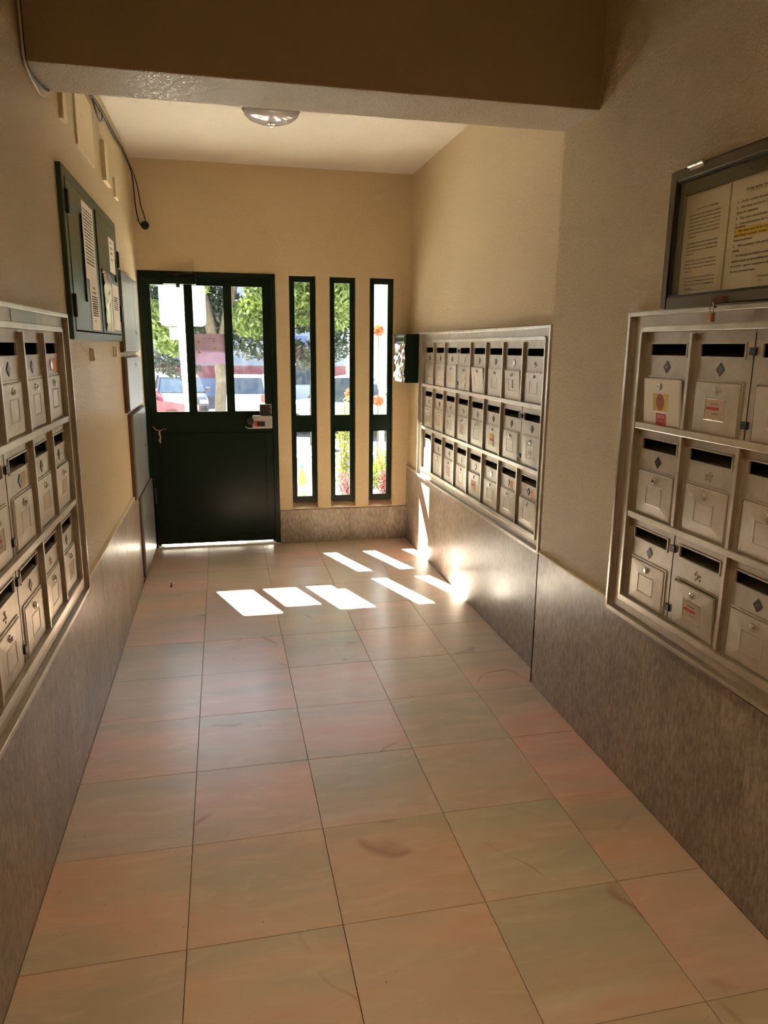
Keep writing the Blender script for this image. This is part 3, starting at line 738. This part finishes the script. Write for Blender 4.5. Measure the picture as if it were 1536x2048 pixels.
sheet_on('white printed sheet at the bottom of the left green cabinet door', 3.335, 1.542, .215, .205, [(.17, .08, .05, 'AVISO'), (.152, .06, .09, 'Condomínio')] + [(.135-.0095*i, .04, .14, T(5)) for i in range(9)] + [(.035, .06, .05, T(1))])
sheet_on('small white sheet with three bold lines on the right green cabinet door', 3.985, 1.835, .195, .165, [(.14, .05, .05, 'AVISO'), (.115, .05, .08, 'PERIGO'), (.09, .05, .07, 'NÃO MEXER'), (.06, .06, .05, 'Obrigado')])
sheet_on('white printed sheet at the bottom right of the green cabinet', 3.995, 1.555, .240, .225, [(.16-.010*i, .06, .13, T(4)) for i in range(7)])
pk = thing('plastic_sleeve', 'crumpled clear plastic sleeve hanging on the right green cabinet door', 'plastic sleeve', (PLX+.0215, 3.715, 1.545), R(90))
mb = MB(); gx, gz = 8, 20; V = []; rs = random.Random(2)
for j in range(gz+1):
    for i in range(gx+1): V.append((.22*i/gx, -.002-.006*abs(math.sin(i*1.3+j*.7))*rs.random()-.002*rs.random(), .27*j/gz))
Fq = [(j*(gx+1)+i, j*(gx+1)+i+1, (j+1)*(gx+1)+i+1, (j+1)*(gx+1)+i) for j in range(gz) for i in range(gx)]
mb.add(V, Fq); mb.sm = True
M['sleeve'] = mat('clear plastic sleeve', (.72,.68,.60), .18)
mb.build('sleeve_film', 'sleeve', pk); MB().box(0, .20, -.001, 0, .0, .045).build('sheet_inside', 'faded', pk)

# grey meter cabinet doors in a stack by the entrance door
def meter(label, y0, y1, z0, z1, split=None, knobs=()):
    o = thing('meter_cabinet', label, 'meter cabinet', (PLX, y0, z0), R(90), 'grey meter cabinets stacked by the door')
    W, H = y1-y0, z1-z0
    MB().box(0, W, -.018, 0, 0, H).build('cabinet_box', 'rusty', o)
    if split:
        MB().box(.012, split-.002, -.030, -.018, .006, H-.006).build('cabinet_door', 'greybox', o, bev=.002)
        MB().box(split+.002, W-.004, -.030, -.018, .006, H-.006).build('cabinet_door', 'greybox', o, bev=.002)
    else: MB().box(.012, W-.004, -.030, -.018, .006, H-.006).build('cabinet_door', 'greybox', o, bev=.002)
    for (x, z) in knobs: MB().cyl((x, -.036, z), .009, .008, 'y', 14).build('knob', 'chrome', o)
    return o
meter('topmost grey meter cabinet with two doors beside the green cabinet', 4.32, 5.08, 1.440, 1.880, .55, ((.52, .12), (.58, .11)))
meter('grey meter cabinet just below the topmost one', 4.34, 5.06, 1.105, 1.415, None, ((.40, .26),))
meter('third grey meter cabinet down the stack, taller with a silver knob', 4.44, 5.16, .580, 1.085, None, ((.52, .26),))
meter('lowest grey meter cabinet standing just above the floor', 4.63, 5.35, .040, .560, None, ((.46, .30),))
# trim strip between boxes
# wall patches and small fittings on the left wall
def small(name, label, cat, mb, m, y, z, group=None):
    o = mb.build(name, m, None, (PLX, y, z), rot=(0, 0, R(90))); return tag(o, label, cat, group)
small('cover_plate', 'large blank painted cover plate high on the left wall under the beam', 'cover plate', MB().box(0, .42, -.008, 0, 0, .26).box(.10, .16, -.0095, -.008, .14, .143), 'patch', 3.40, 2.275)
small('cable_duct', 'short vertical painted duct high on the left wall before the cover plate', 'cable duct', MB().box(0, .07, -.016, 0, 0, .17), 'patch', 3.085, 2.285)
small('cable_duct', 'vertical painted duct with a white open end beyond the cover plate', 'cable duct', MB().box(0, .10, -.020, 0, 0, .17).box(.01, .20, -.018, 0, -.012, 0), 'patch', 4.09, 2.292)
small('cable_duct', 'smallest painted duct high on the left wall nearest the door', 'cable duct', MB().box(0, .05, -.012, 0, 0, .09).box(0, .12, -.012, 0, -.010, 0), 'patch', 4.50, 2.285)
hkm = MB(); hkm.box(0, .055, -.006, 0, 0, .055); hkm.prism([(-.006, .0), (-.018, .004), (-.016, .050), (-.006, .055)], 'x', .018, .045)
small('wall_bracket', 'small ivory bracket on the left wall, nearer the mailboxes', 'bracket', hkm, 'whitepl', 3.335, 1.412, 'small wall brackets')
small('wall_bracket', 'small ivory bracket on the left wall, nearer the grey cabinets', 'bracket', hkm, 'whitepl', 4.045, 1.418, 'small wall brackets')

# cables
def smooth(pts, n=6):
    P = [Vector(p) for p in pts]; out = []
    for i in range(len(P)-1):
        p0, p1, p2, p3 = P[max(i-1, 0)], P[i], P[i+1], P[min(i+2, len(P)-1)]
        for k in range(n):
            t = k/n; out.append(.5*((2*p1) + (p2-p0)*t + (2*p0-5*p1+4*p2-p3)*t*t + (3*p1-p0-3*p2+p3)*t**3))
    return out + [P[-1]]
xw = PLX+.0095
c1 = MB().tube(smooth([(xw, 2.53, 2.95), (xw, 2.545, 2.60), (xw, 2.555, 2.42), (xw, 2.56, 2.32), (xw, 2.60, 2.288), (xw, 2.70, 2.286), (xw+.01, 2.80, 2.290), (xw+.004, 2.86, 2.32)]), .0045)
tag(c1.build('cable', 'cable'), 'black cable running down the left wall and under the beam', 'cable')
c1 = MB().tube(smooth([(xw, 2.518, 2.95), (xw, 2.533, 2.60), (xw, 2.543, 2.42), (xw, 2.548, 2.31), (xw, 2.60, 2.276), (xw, 2.72, 2.262), (xw, 2.80, 2.275)]), .0035)
tag(c1.build('cable', 'cable_white'), 'pale cable beside the black cable at the beam end', 'cable')
c2 = MB(); c2.tube(smooth([(xw, 2.86, 2.50), (xw, 3.40, 2.60), (xw, 3.80, 2.585), (xw, 3.98, 2.60), (xw, 4.25, 2.615), (xw, 4.6, 2.612), (xw, 4.95, 2.628), (xw, 5.25, 2.62), (xw, 5.30, 2.615)]), .0075)
c2.tube(smooth([(xw, 3.86, 2.59), (xw+.006, 3.93, 2.545), (xw+.006, 4.06, 2.535), (xw, 4.18, 2.60)]), .0045)
c2.tube(smooth([(xw, 5.30, 2.615), (xw+.01, 5.36, 2.56), (xw+.012, 5.38, 2.48), (xw+.014, 5.41, 2.38), (-.505, 5.43, 2.29), (-.485, 5.445, 2.262), (-.470, 5.448, 2.268)]), .0042)
c2.tube(smooth([(xw, 5.30, 2.62), (xw+.02, 5.38, 2.57), (xw+.035, 5.44, 2.48), (-.490, 5.447, 2.40), (-.470, 5.448, 2.33), (-.462, 5.45, 2.285)]), .0032)
tag(c2.build('cable', 'cable'), 'bundle of black cables along the ceiling edge drooping to the wall hole', 'cable')
jb = thing('junction_outlet', 'round black cable outlet on the entrance wall above the door', 'outlet', (-.470, YD, 2.272))
MB().lathe([(0, -.010), (.020, -.010), (.027, -.006), (.028, 0)], (0,0,0), 24, 'y').build('outlet_ring', 'black', jb)
MB().cyl((-.045, -.014, .03), .010, .014, 'y', 12).build('cable_clip', 'lock_grey', jb)

# ceiling lamp
lm = thing('ceiling_lamp', 'round smoky glass dome lamp on the ceiling behind the beam', 'ceiling lamp', (.305, 4.215, ZC))
MB().lathe([(0, 0), (.15, 0), (.152, -.010), (.146, -.016)], (0,0,0), 48).build('lamp_base', 'chrome', lm)
MB().lathe([(.146, -.014), (.140, -.030), (.115, -.050), (.075, -.063), (.03, -.069), (0, -.070)], (0,0,0), 48).build('lamp_shade', 'lampglass', lm)
MB().lathe([(.020, -.068), (.021, -.074), (.012, -.078), (.010, -.086), (0, -.088)], (0,0,0), 24).build('lamp_nut', 'chrome', lm)

# rings and discs made up for the two added fill spots
for lx, ly, w_ in ((.40, .9, 'nearer'), (.40, -1.2, 'farther')):
    dl = thing('fill_spot_ring', 'white ring made up for an added fill spot behind the camera, %s the beam' % ('nearest' if w_ == 'nearer' else 'far behind'), 'ceiling lamp', (lx, ly, 2.95))
    MB().lathe([(.075, 0), (.105, 0), (.105, -.006), (.080, -.010), (.075, 0)], (0,0,0), 32).build('trim_ring', 'whitepl', dl)
    MB().cyl((0, 0, -.002), .074, .001, 'z', 32).build('reflector', 'silver', dl)

# green letter box at the far right corner
gb = thing('letter_box', 'dark green letter box with a shiny crumpled front hanging in the far right corner', 'letter box', (XF+PL, 5.10, 1.235), R(-90))
# local x -> -Y ; box spans x from -.30 (far) to 0 (near)
MB().box(-.335, -.004, -.118, 0, 0, .340).build('box_body', 'green', gb, bev=.002)
V = []; gx, gz = 10, 14; rs = random.Random(4)
for j in range(gz+1):
    for i in range(gx+1): V.append((-.330+.322*i/gx, -.120-.007*rs.random()-.004*math.sin(i*1.7+j*.9), .27*j/gz+.003))
mb = MB().add(V, [(j*(gx+1)+i, j*(gx+1)+i+1, (j+1)*(gx+1)+i+1, (j+1)*(gx+1)+i) for j in range(gz) for i in range(gx)])
mb.build('crumpled_foil', 'chrome', gb)
mb = MB()
for (a, b_, c, d) in ((-.30, -.03, .318, .328), (-.30, -.03, .280, .288), (-.30, -.292, .28, .328), (-.038, -.03, .28, .328)): mb.box(a, b_, -.124, -.117, c, d)
mb.build('slot_rim', 'chrome', gb); MB().box(-.292, -.038, -.1195, -.117, .288, .318).build('letter_slot', 'gap', gb)
MB().box(-.345, -.335, -.14, -.10, .326, .334).build('lid_catch', 'brass', gb)

# small debris on the floor
tag(MB().cyl((0, 0, 0), .008, .006, 'z', 10).cyl((0, 0, .006), .003, .020, 'z', 8).build('door_stop_peg', 'black', None, (-.36, 4.53, 0)), 'tiny black peg on the floor near the green door', 'peg')

# =================================================================== OUTSIDE
def simple_tex(name, c1, c2, sc_, rough=.8, b=0):
    m = mat(name, c1, rough); v = coords(m)
    L(m, mixc(m, c1, c2, ramp(m, noise(m, v, sc_, 5, .65), [(.35, (0,0,0)), (.65, (1,1,1))])), B(m).inputs['Base Color']); 
    if b: bump(m, noise(m, v, sc_*3, 3), .5, b)
    return m
M['pavement'] = simple_tex('pale limestone paving', (.66,.63,.57), (.54,.52,.47), 5, .85, .004)
M['asphalt'] = simple_tex('asphalt', (.05,.05,.05), (.07,.07,.07), 3, .9)
M['facade'] = simple_tex('pale blue grey render', (.27,.31,.36), (.24,.28,.33), .4, .9)
M['facade_white'] = simple_tex('white render', (.80,.79,.75), (.72,.71,.67), .5, .9)
M['redpaint'] = simple_tex('dull red paint', (.26,.06,.08), (.20,.05,.06), 2, .7)
M['bluepaint'] = mat('blue grey paint', (.12,.17,.30), .7)
M['white'] = mat('white painted render', (.80,.80,.78), .7)
M['bark'] = simple_tex('bark', (.07,.058,.04), (.04,.033,.025), 14, .95, .02)
M['signback'] = mat('bare sign metal', (.27,.27,.26), .45, .2)
M['post'] = mat('galvanised post', (.70,.70,.68), .45, .3)
def leafmat(name, c1, c2):
    m = bpy.data.materials.new(name); m.use_nodes = True; t = m.node_tree; b = B(m)
    v = coords(m); col = mixc(m, c1, c2, ramp(m, noise(m, v, 3.5, 3), [(.35, (0,0,0)), (.65, (1,1,1))]))
    L(m, col, b.inputs['Base Color']); b.inputs['Roughness'].default_value = .55
    tl = N(m, 'ShaderNodeBsdfTranslucent'); mx = N(m, 'ShaderNodeMixShader'); mx.inputs[0].default_value = .35
    L(m, mixc(m, col, (1.3, 1.3, .7), 1.0, 'MULTIPLY'), tl.inputs[0]); o = t.nodes['Material Output']
    L(m, b.outputs[0], mx.inputs[1]); L(m, tl.outputs[0], mx.inputs[2]); L(m, mx.outputs[0], o.inputs[0]); return m
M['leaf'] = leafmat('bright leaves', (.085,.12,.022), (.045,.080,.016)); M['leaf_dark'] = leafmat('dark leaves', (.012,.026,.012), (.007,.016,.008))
M['leaf_yel'] = leafmat('yellow green leaves', (.13,.15,.03), (.06,.09,.02)); M['leaf_red'] = leafmat('purple red leaves', (.16,.03,.06), (.10,.04,.05)); M['flower'] = leafmat('coral flowers', (.40,.10,.04), (.34,.07,.04))

# ground: level terrace, gentle slope, street level
mb = MB(); prof = [(5.65, -.03), (7.6, -.06), (17.0, -1.0), (26, -1.02)]
def strip(mb, pr_, x0, x1, th=.1):
    for (a, za), (b_, zb2) in zip(pr_[:-1], pr_[1:]):
        mb.add([(x0, a, za), (x1, a, za), (x1, b_, zb2), (x0, b_, zb2), (x0, a, za-th), (x1, a, za-th), (x1, b_, zb2-th), (x0, b_, zb2-th)],
               [(0,1,2,3), (4,7,6,5), (0,4,5,1), (2,6,7,3), (1,5,6,2), (0,3,7,4)])
    return mb
tag(strip(MB(), prof[:3], -14, 18).build('pavement', 'pavement'), 'pale paving outside the entrance', kind='structure')
tag(strip(MB(), [(17.0, -1.0), (60, -1.02)], -40, 45).build('street', 'asphalt'), 'asphalt car park across the pavement', kind='structure')
# entrance canopy and outer face of this building
tag(MB().box(-3, 4.5, YD+.20, 6.811, 2.70, 2.90).build('canopy', 'white'), 'concrete canopy slab over the entrance', kind='structure')
mb = MB(); grid_slab(mb, (-6, 7), (-.05, 6), [(-.9, 1.75, -.05, 2.9)], lambda a, b_, c, d: mb.box(a, b_, YD+.12, YD+.20, c, d))
tag(clean(mb.build('facade', 'white')), 'outer face of this building', kind='structure')
# planter ledge
pl = thing('planter', 'white low planter ledge outside the slit windows', 'planter', (.37, 5.67, 0))
mb = MB(); mb.box(0, .48, 0, 1.15, -.05, .285); mb.box(.48, 2.6, 0, .08, -.05, .285); mb.box(.48, 2.6, 1.07, 1.15, -.05, .285); mb.box(2.52, 2.6, .08, 1.07, -.05, .285)
M['concrete'] = simple_tex('weathered concrete', (.66,.64,.60), (.56,.54,.50), 6, .9)
mb.build('planter_wall', 'concrete', pl)
MB().box(.48, 2.52, .08, 1.07, 0, .24).build('soil', simple_tex('soil', (.10,.07,.05), (.05,.035,.025), 20, .95), pl)
# bottle
bo = thing('bottle', 'plastic bottle of yellow liquid with blue cap on the ledge outside the first slit window', 'bottle', (.605, 5.80, .285))
M['liquid'] = mat('pale yellow plastic', (.70,.62,.30), .25, Subsurface_Weight=0) if False else mat('pale yellow plastic', (.20,.17,.075), .3)
MB().lathe([(0, 0), (.038, 0), (.042, .008), (.042, .15), (.038, .185), (.020, .215), (.015, .235), (.015, .25)], (0,0,0), 24).build('bottle_body', 'liquid', bo)
MB().lathe([(.017, .243), (.018, .270), (.014, .274), (0, .275)], (0,0,0), 20).build('cap', mat('blue plastic', (.05,.15,.45), .4), bo)
MB().lathe([(.0427, .03), (.0427, .11)], (0,0,0), 24).build('bottle_label', mat('bottle label', (.10,.20,.18), .5), bo)
# foliage helper: many small leaf quads in one mesh
def leaves(blobs, n, size, seed, droop=.5, asp=.35):
    rs = random.Random(seed); V = []; Fc = []
    tot = sum(b_[3]*b_[4]*b_[5] for b_ in blobs)
    for (cx, cy, cz, rx, ry, rz) in blobs:
        k = int(n*rx*ry*rz/tot)
        for _ in range(k):
            while True:
                p = Vector((rs.uniform(-1,1), rs.uniform(-1,1), rs.uniform(-1,1)))
                if .25 < p.length < 1: break
            c = Vector((cx+p.x*rx, cy+p.y*ry, cz+p.z*rz))
            d = Vector((rs.gauss(0,1), rs.gauss(0,1), rs.gauss(-droop,1))).normalized(); s = d.orthogonal().normalized()
            s = (Matrix.Rotation(rs.uniform(0, 6.28), 3, d) @ s)*size*asp*rs.uniform(.7, 1.2); d = d*size*rs.uniform(.7, 1.3)
            o = len(V); V += [c-d, c+s, c+d, c-s]; Fc.append((o, o+1, o+2, o+3))
    mb = MB(); mb.v = [tuple(v) for v in V]; mb.f = Fc; mb.mi = [0]*len(Fc); return mb
def fol(name, mb, m, parent):
    me = bpy.data.meshes.new(name); me.from_pydata(mb.v, [], mb.f); me.materials.append(M[m]); o = bpy.data.objects.new(name, me); COL.objects.link(o); o.parent = parent
    o['kind'] = 'stuff'; return o
rb = random.Random(21)
def blobs(x0, x1, y0, y1, z0, z1, n, r):
    return [(rb.uniform(x0, x1), rb.uniform(y0, y1), rb.uniform(z0, z1), r*rb.uniform(.7, 1.2), r*rb.uniform(.7, 1.2), r*rb.uniform(.6, 1.0)) for _ in range(n)]
# tree 1: trunk in the middle pane, crown hanging to just above eye level
t1 = thing('tree', 'leafy tree with leaning trunk seen through the middle door pane', 'tree', (0, 0, 0))
tr = MB(); tr.tube(smooth([(-.10, 15.0, -.85), (-.05, 15.0, .3), (-.02, 15.0, 1.0), (-.20, 15.0, 1.9), (-.42, 15.1, 3.0), (-.7, 15.2, 4.2)]), [.12]*4+[.11]*5+[.11]*6+[.10]*6+[.09]*6+[.07]*4)
tr.tube(smooth([(-.05, 15.0, 1.2), (.10, 15, 1.9), (.35, 14.9, 2.8), (.9, 14.8, 3.8)]), .085)
tr.build('trunk', 'bark', t1)
t1b = blobs(-1.7, -.6, 14, 15.5, 2.0, 4.0, 9, .5) + [(-1.25, 14.6, 1.95, .5, .5, .35), (-.85, 14.8, 1.55, .45, .4, .28)] + blobs(.5, 2.2, 13.6, 15.2, 2.35, 4.2, 14, .55) + blobs(-.6, .5, 13.6, 14.4, 2.7, 4.2, 7, .5) + [(.55, 14.2, 2.0, .35, .4, .4), (1.0, 14.0, 2.05, .4, .4, .45), (2.1, 14, 2.2, .4, .4, .45)]
fol('foliage', leaves(t1b, 42000, .075, 1), 'leaf', t1)
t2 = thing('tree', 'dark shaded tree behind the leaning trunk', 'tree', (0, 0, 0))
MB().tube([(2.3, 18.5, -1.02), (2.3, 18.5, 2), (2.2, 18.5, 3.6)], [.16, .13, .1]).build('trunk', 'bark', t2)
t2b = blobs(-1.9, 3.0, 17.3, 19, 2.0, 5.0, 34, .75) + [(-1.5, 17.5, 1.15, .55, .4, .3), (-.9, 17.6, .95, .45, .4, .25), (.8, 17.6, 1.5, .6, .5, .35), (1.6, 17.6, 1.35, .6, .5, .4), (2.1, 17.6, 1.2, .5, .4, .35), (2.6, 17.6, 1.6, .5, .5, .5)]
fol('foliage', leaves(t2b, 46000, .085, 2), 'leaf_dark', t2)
# plants in the planter
def plant(label, x, y, h, kind, seed, stems=5, spread=.09, m='leaf_yel', n=260, flower=False):
    o = thing('shrub', label, 'plant', (x, y, .24)); rs = random.Random(seed)
    st = MB(); bl = []; fb = []
    for i in range(stems):
        a = rs.uniform(0, 6.28); e = Vector((math.cos(a)*spread*rs.uniform(.3, 1.2), math.sin(a)*spread, h*rs.uniform(.7, 1)))
        st.tube([(0, 0, 0), (e.x*.5, e.y*.5, e.z*.5), tuple(e)], .004, 5)
        for k in range(6): q = .25+.75*k/5; bl.append((e.x*q, e.y*q, e.z*q, .055, .055, .06))
        fb.append((e.x, e.y, e.z, .05, .05, .045))
    st.build('stem', 'bark', o)
    if kind == 'leafy': fol('leaves', leaves(bl, n, .035, seed, -.6, .22), m, o)
    else: fol('leaves', leaves([(0, 0, .12, .14, .14, .12)], n//2, .07, seed, -1.2, .12), m, o)
    if flower: fol('flowers', leaves(fb, 420, .022, seed+1, 0, .3), 'flower', o)
    return o
plant('yellow-green leafy shrub outside the second slit window', 1.02, 6.25, .80, 'leafy', 1, 7, .10, 'leaf_yel', 560)
plant('low red-leaved plant at the foot of the second slit window', 1.00, 5.86, .22, 'leafy', 2, 6, .10, 'leaf_red', 260)
plant('yellow-green plant low outside the third slit window', 1.37, 6.08, .42, 'leafy', 3, 7, .10, 'leaf_yel', 360)
plant('purple-leaved plant at the foot of the third slit window', 1.31, 5.85, .20, 'leafy', 4, 7, .10, 'leaf_red', 300)
plant('tall coral-flowered succulent outside the third slit window', 1.41, 6.62, 1.48, 'tall', 5, 1, .02, 'leaf_yel', 200, True)
plant('shorter coral-flowered succulent outside the third slit window', 1.34, 6.38, .92, 'tall', 6, 1, .02, 'leaf_yel', 200, True)
plant('single coral flower head on a thin stem outside the second slit window', 1.13, 6.48, 1.13, 'tall', 9, 1, .01, 'leaf_yel', 120, True)
# street sign seen from behind
sg = thing('street_sign', 'back of two white rounded traffic signs on a tall post outside the door', 'sign', (-.35, 7.5, -.06))
MB().tube([(.055, 0, 0), (-.01, 0, 1.5), (-.02, 0, 2.25)], .035, 14).build('post', 'post', sg)
def rrect(w_, h_, r, n=5):
    pts = []
    for cx, cz, a0 in ((w_/2-r, h_/2-r, 0), (-w_/2+r, h_/2-r, 90), (-w_/2+r, -h_/2+r, 180), (w_/2-r, -h_/2+r, 270)):
        for i in range(n+1): a = R(a0+90*i/n); pts.append((cx+r*math.cos(a), cz+r*math.sin(a)))
    return pts
MB().prism([(p[0]+.008, p[1]+1.92) for p in rrect(.43, .40, .05)], 'y', -.045, -.040).build('sign_plate', 'signback', sg)
MB().prism([(p[0]-.04, p[1]+1.65) for p in rrect(.17, .12, .01)], 'y', -.045, -.040).build('sign_plate', 'signback', sg)
MB().box(-.06, .05, -.06, -.03, 1.84, 1.86).box(-.06, .05, -.06, -.03, 2.04, 2.06).box(-.05, .03, -.06, -.03, 1.64, 1.655).build('bracket', 'post', sg)
lettering('C.M.A.', .028, 'ink', sg, (-.13, -.0465, 1.955), 'CENTER'); lettering('D.C. 01/02/06', .024, 'ink', sg, (-.125, -.0465, 1.925), 'CENTER', width=.11); lettering('C.M.A.', .02, 'ink', sg, (-.09, -.0465, 1.66), 'CENTER')
# white post by the third window
tag(MB().tube([(2.60, 12, -.52), (2.60, 12, 4.5)], .05, 14).build('street_post', 'post'), 'tall pale post seen through the third slit window', 'post')

# cars
def car(name, label, body, x, y, rz, length=4.1, width=1.68, height=1.42, hatch=True, plate=None, cat='car'):
    o = thing(name, label, cat, (x, y, -1.0), rz)
    Lh = length/2; hw = width/2
    # profile along local x (front +x), z
    if hatch: low = [(-Lh, .35), (-Lh-.02, .55), (-Lh+.03, .92), (-Lh+.5, .98), (.55, .95), (1.35, .84), (Lh-.12, .70), (Lh, .50), (Lh-.03, .32)]
    else: low = [(-Lh, .40), (-Lh, .85), (-Lh+.9, .92), (.6, .95), (1.4, .90), (Lh-.1, .80), (Lh, .45), (Lh-.05, .35)]
    mb = MB(); n = len(low); rings = []
    for yy, ins, dz in ((-hw, .06, -.03), (-hw+.06, 0, 0), (hw-.06, 0, 0), (hw, .06, -.03)):
        rings.append([(p[0]*(1-ins*.4), yy, p[1]+(dz if p[1] > .6 else -dz*.5)) for p in low])
    V = [p for r_ in rings for p in r_]; Fc = [tuple(range(n)), tuple(range(3*n, 4*n))[::-1]]
    for k in range(3):
        for i in range(n): j = (i+1) % n; Fc.append((k*n+i, (k+1)*n+i, (k+1)*n+j, k*n+j))
    mb.add(V, Fc); mb.sm = True
    bd_ = mb.build('car_body', body, o)
    # greenhouse
    if hatch: base = [(-Lh+.05, .93), (1.05, .90)]; roof = [(-Lh+.42, height-.04), (-.9, height), (-.1, height), (.30, height-.05)]
    else: base = [(-.9, .92), (.95, .93)]; roof = [(-.8, height-.05), (-.5, height), (.1, height), (.35, height-.04)]
    gp = [base[0]] + roof + [base[1]]; n = len(gp); tw = hw-.18
    V = [(p[0], -(hw-.06 if p in base else tw), p[1]) for p in gp] + [(p[0], (hw-.06 if p in base else tw), p[1]) for p in gp]
    mb = MB().add(V, [tuple(range(n)), tuple(range(n, 2*n))[::-1]] + [(i, n+i, n+(i+1) % n, (i+1) % n) for i in range(n)])
    mb.build('glazing', 'glass_car', o)
    mb = MB(); rf = roof; m_ = len(rf)
    V = [(p[0], -tw-.01, p[1]+.012) for p in rf] + [(p[0], tw+.01, p[1]+.012) for p in rf] + [(p[0], -tw-.01, p[1]-.03) for p in rf] + [(p[0], tw+.01, p[1]-.03) for p in rf]
    Fc = [(i, i+1, m_+i+1, m_+i) for i in range(m_-1)] + [(2*m_+i, 3*m_+i, 3*m_+i+1, 2*m_+i+1) for i in range(m_-1)] + [(i, 2*m_+i, 2*m_+i+1, i+1) for i in range(m_-1)] + [(m_+i, m_+i+1, 3*m_+i+1, 3*m_+i) for i in range(m_-1)] + [(0, m_, 3*m_, 2*m_), (m_-1, 3*m_-1, 4*m_-1, 2*m_-1)]
    mb.add(V, Fc)
    for s in (-1, 1):   # pillars
        for (a, b_) in ((base[0], roof[0]), (base[1], roof[-1]), ((-.35, .93), (-.35, height-.02))):
            mb.tube([(a[0], s*(hw-.055), a[1]), (b_[0], s*(tw+.005), b_[1])], .035, 6)
    mb.sm = False; mb.build('roof', body, o)
    for sx in (-Lh+.75, Lh-.80):
        for s in (-1, 1):
            wh = MB().cyl((sx, s*hw-(.18 if s > 0 else 0), .31), .31, .18, 'y', 24).build('wheel', 'black', o)
            MB().cyl((sx, s*hw+(.0 if s > 0 else -.012), .31), .18, .012, 'y', 16).build('hubcap', 'silver', wh)
    for s in (-1, 1):
        MB().box(-Lh-.035, -Lh+.16, s*hw*.97, s*(hw-.22), .66, .90).build('tail_light', 'red_light', o, bev=.02)
        MB().box(Lh-.22, Lh-.02, s*hw*.97, s*(hw-.30), .56, .70).build('head_light', 'silver', o, bev=.02)
        MB().box(.70, .88, s*(hw+.02), s*(hw+.16), .93, 1.05).build('wing_mirror', body, o, bev=.02)
    MB().box(-Lh-.07, -Lh+.15, -hw+.05, hw-.05, .30, .52).build('rear_bumper', body, o, bev=.03)
    MB().box(-Lh-.08, -Lh-.065, -.26, .26, .40, .51).build('number_plate', 'white', o)
    return o
M['red_light'] = mat('tail light', (.60,.03,.04), .2)
M['paint_red'] = mat('red car paint', (.55,.03,.06), .3); M['paint_dark'] = mat('dark car paint', (.03,.035,.05), .25); M['paint_silver'] = mat('silver car paint', (.50,.52,.55), .3, .3); M['paint_blue'] = mat('blue grey car paint', (.20,.26,.36), .3, .3)
car('car', 'red car parked at the left behind the sign post', 'paint_red', -2.85, 23.5, R(4), 4.2)
car('car', 'dark hatchback parked between the red and the silver car', 'paint_dark', -1.50, 27.2, R(-84), 4.0)
car('car', 'silver hatchback seen from behind, with red tail lights', 'paint_silver', .84, 26.6, R(84), 3.9, 1.66, 1.48)
car('car', 'blue-grey car parked behind the silver hatchback', 'paint_blue', 2.4, 31, R(170), 4.4, 1.75, 1.75)
car('car', 'silver car seen through the first slit window', 'paint_silver', 3.6, 21.5, R(160), 4.4, 1.75, 1.65, hatch=False)
car('car', 'pale car seen through the second and third slit windows', 'paint_blue', 6.6, 25.5, R(175), 4.2, 1.7, 1.45)
# building across
bl = thing('building', 'long pale blue-grey building with a dull red band beyond the parked cars', 'building', (0, 38, -1.0))
MB().box(-12, 6.4, 0, .5, 0, 7.5).build('facade_wall', 'facade', bl)
MB().box(-12, 6.3, -.06, 0, .90, 1.50).build('red_band', 'redpaint', bl)
MB().box(-12, 6.3, -.05, 0, 0, .90).build('plinth', 'bluepaint', bl)
MB().box(-3.9, -2.6, -.08, 0, .05, 1.35).build('pale_panel', 'facade_white', bl)
MB().box(-1.9, -1.55, -.35, 0, 0, 4.6).build('blue_column', 'bluepaint', bl)
for x in (-2.35, -2.15): MB().cyl((x, -.06, 1.5), .03, 4, 'z', 8).build('drain_pipe', 'facade', bl)
gd = MB().box(3.5, 4.25, -.10, -.02, 0, 2.5).build('red_door', 'redpaint', bl); MB().box(3.45, 4.30, -.12, -.02, 2.5, 3.0).build('door_hood', 'bluepaint', bl)
b2 = thing('building', 'tall white building seen through the third slit window', 'building', (0, 36, -1.0))
MB().box(6.9, 16, 0, 6, 0, 14).build('facade_wall', 'facade_white', b2)
for i in range(3):
    for j in range(4):
        wq = MB().box(9.2+2*i, 10.3+2*i, -.05, .02, 2+2.8*j, 3.5+2.8*j).build('window_frame', 'white', b2); MB().box(9.28+2*i, 10.22+2*i, -.07, -.04, 2.08+2.8*j, 3.42+2.8*j).build('window_pane', 'glass_car', wq)
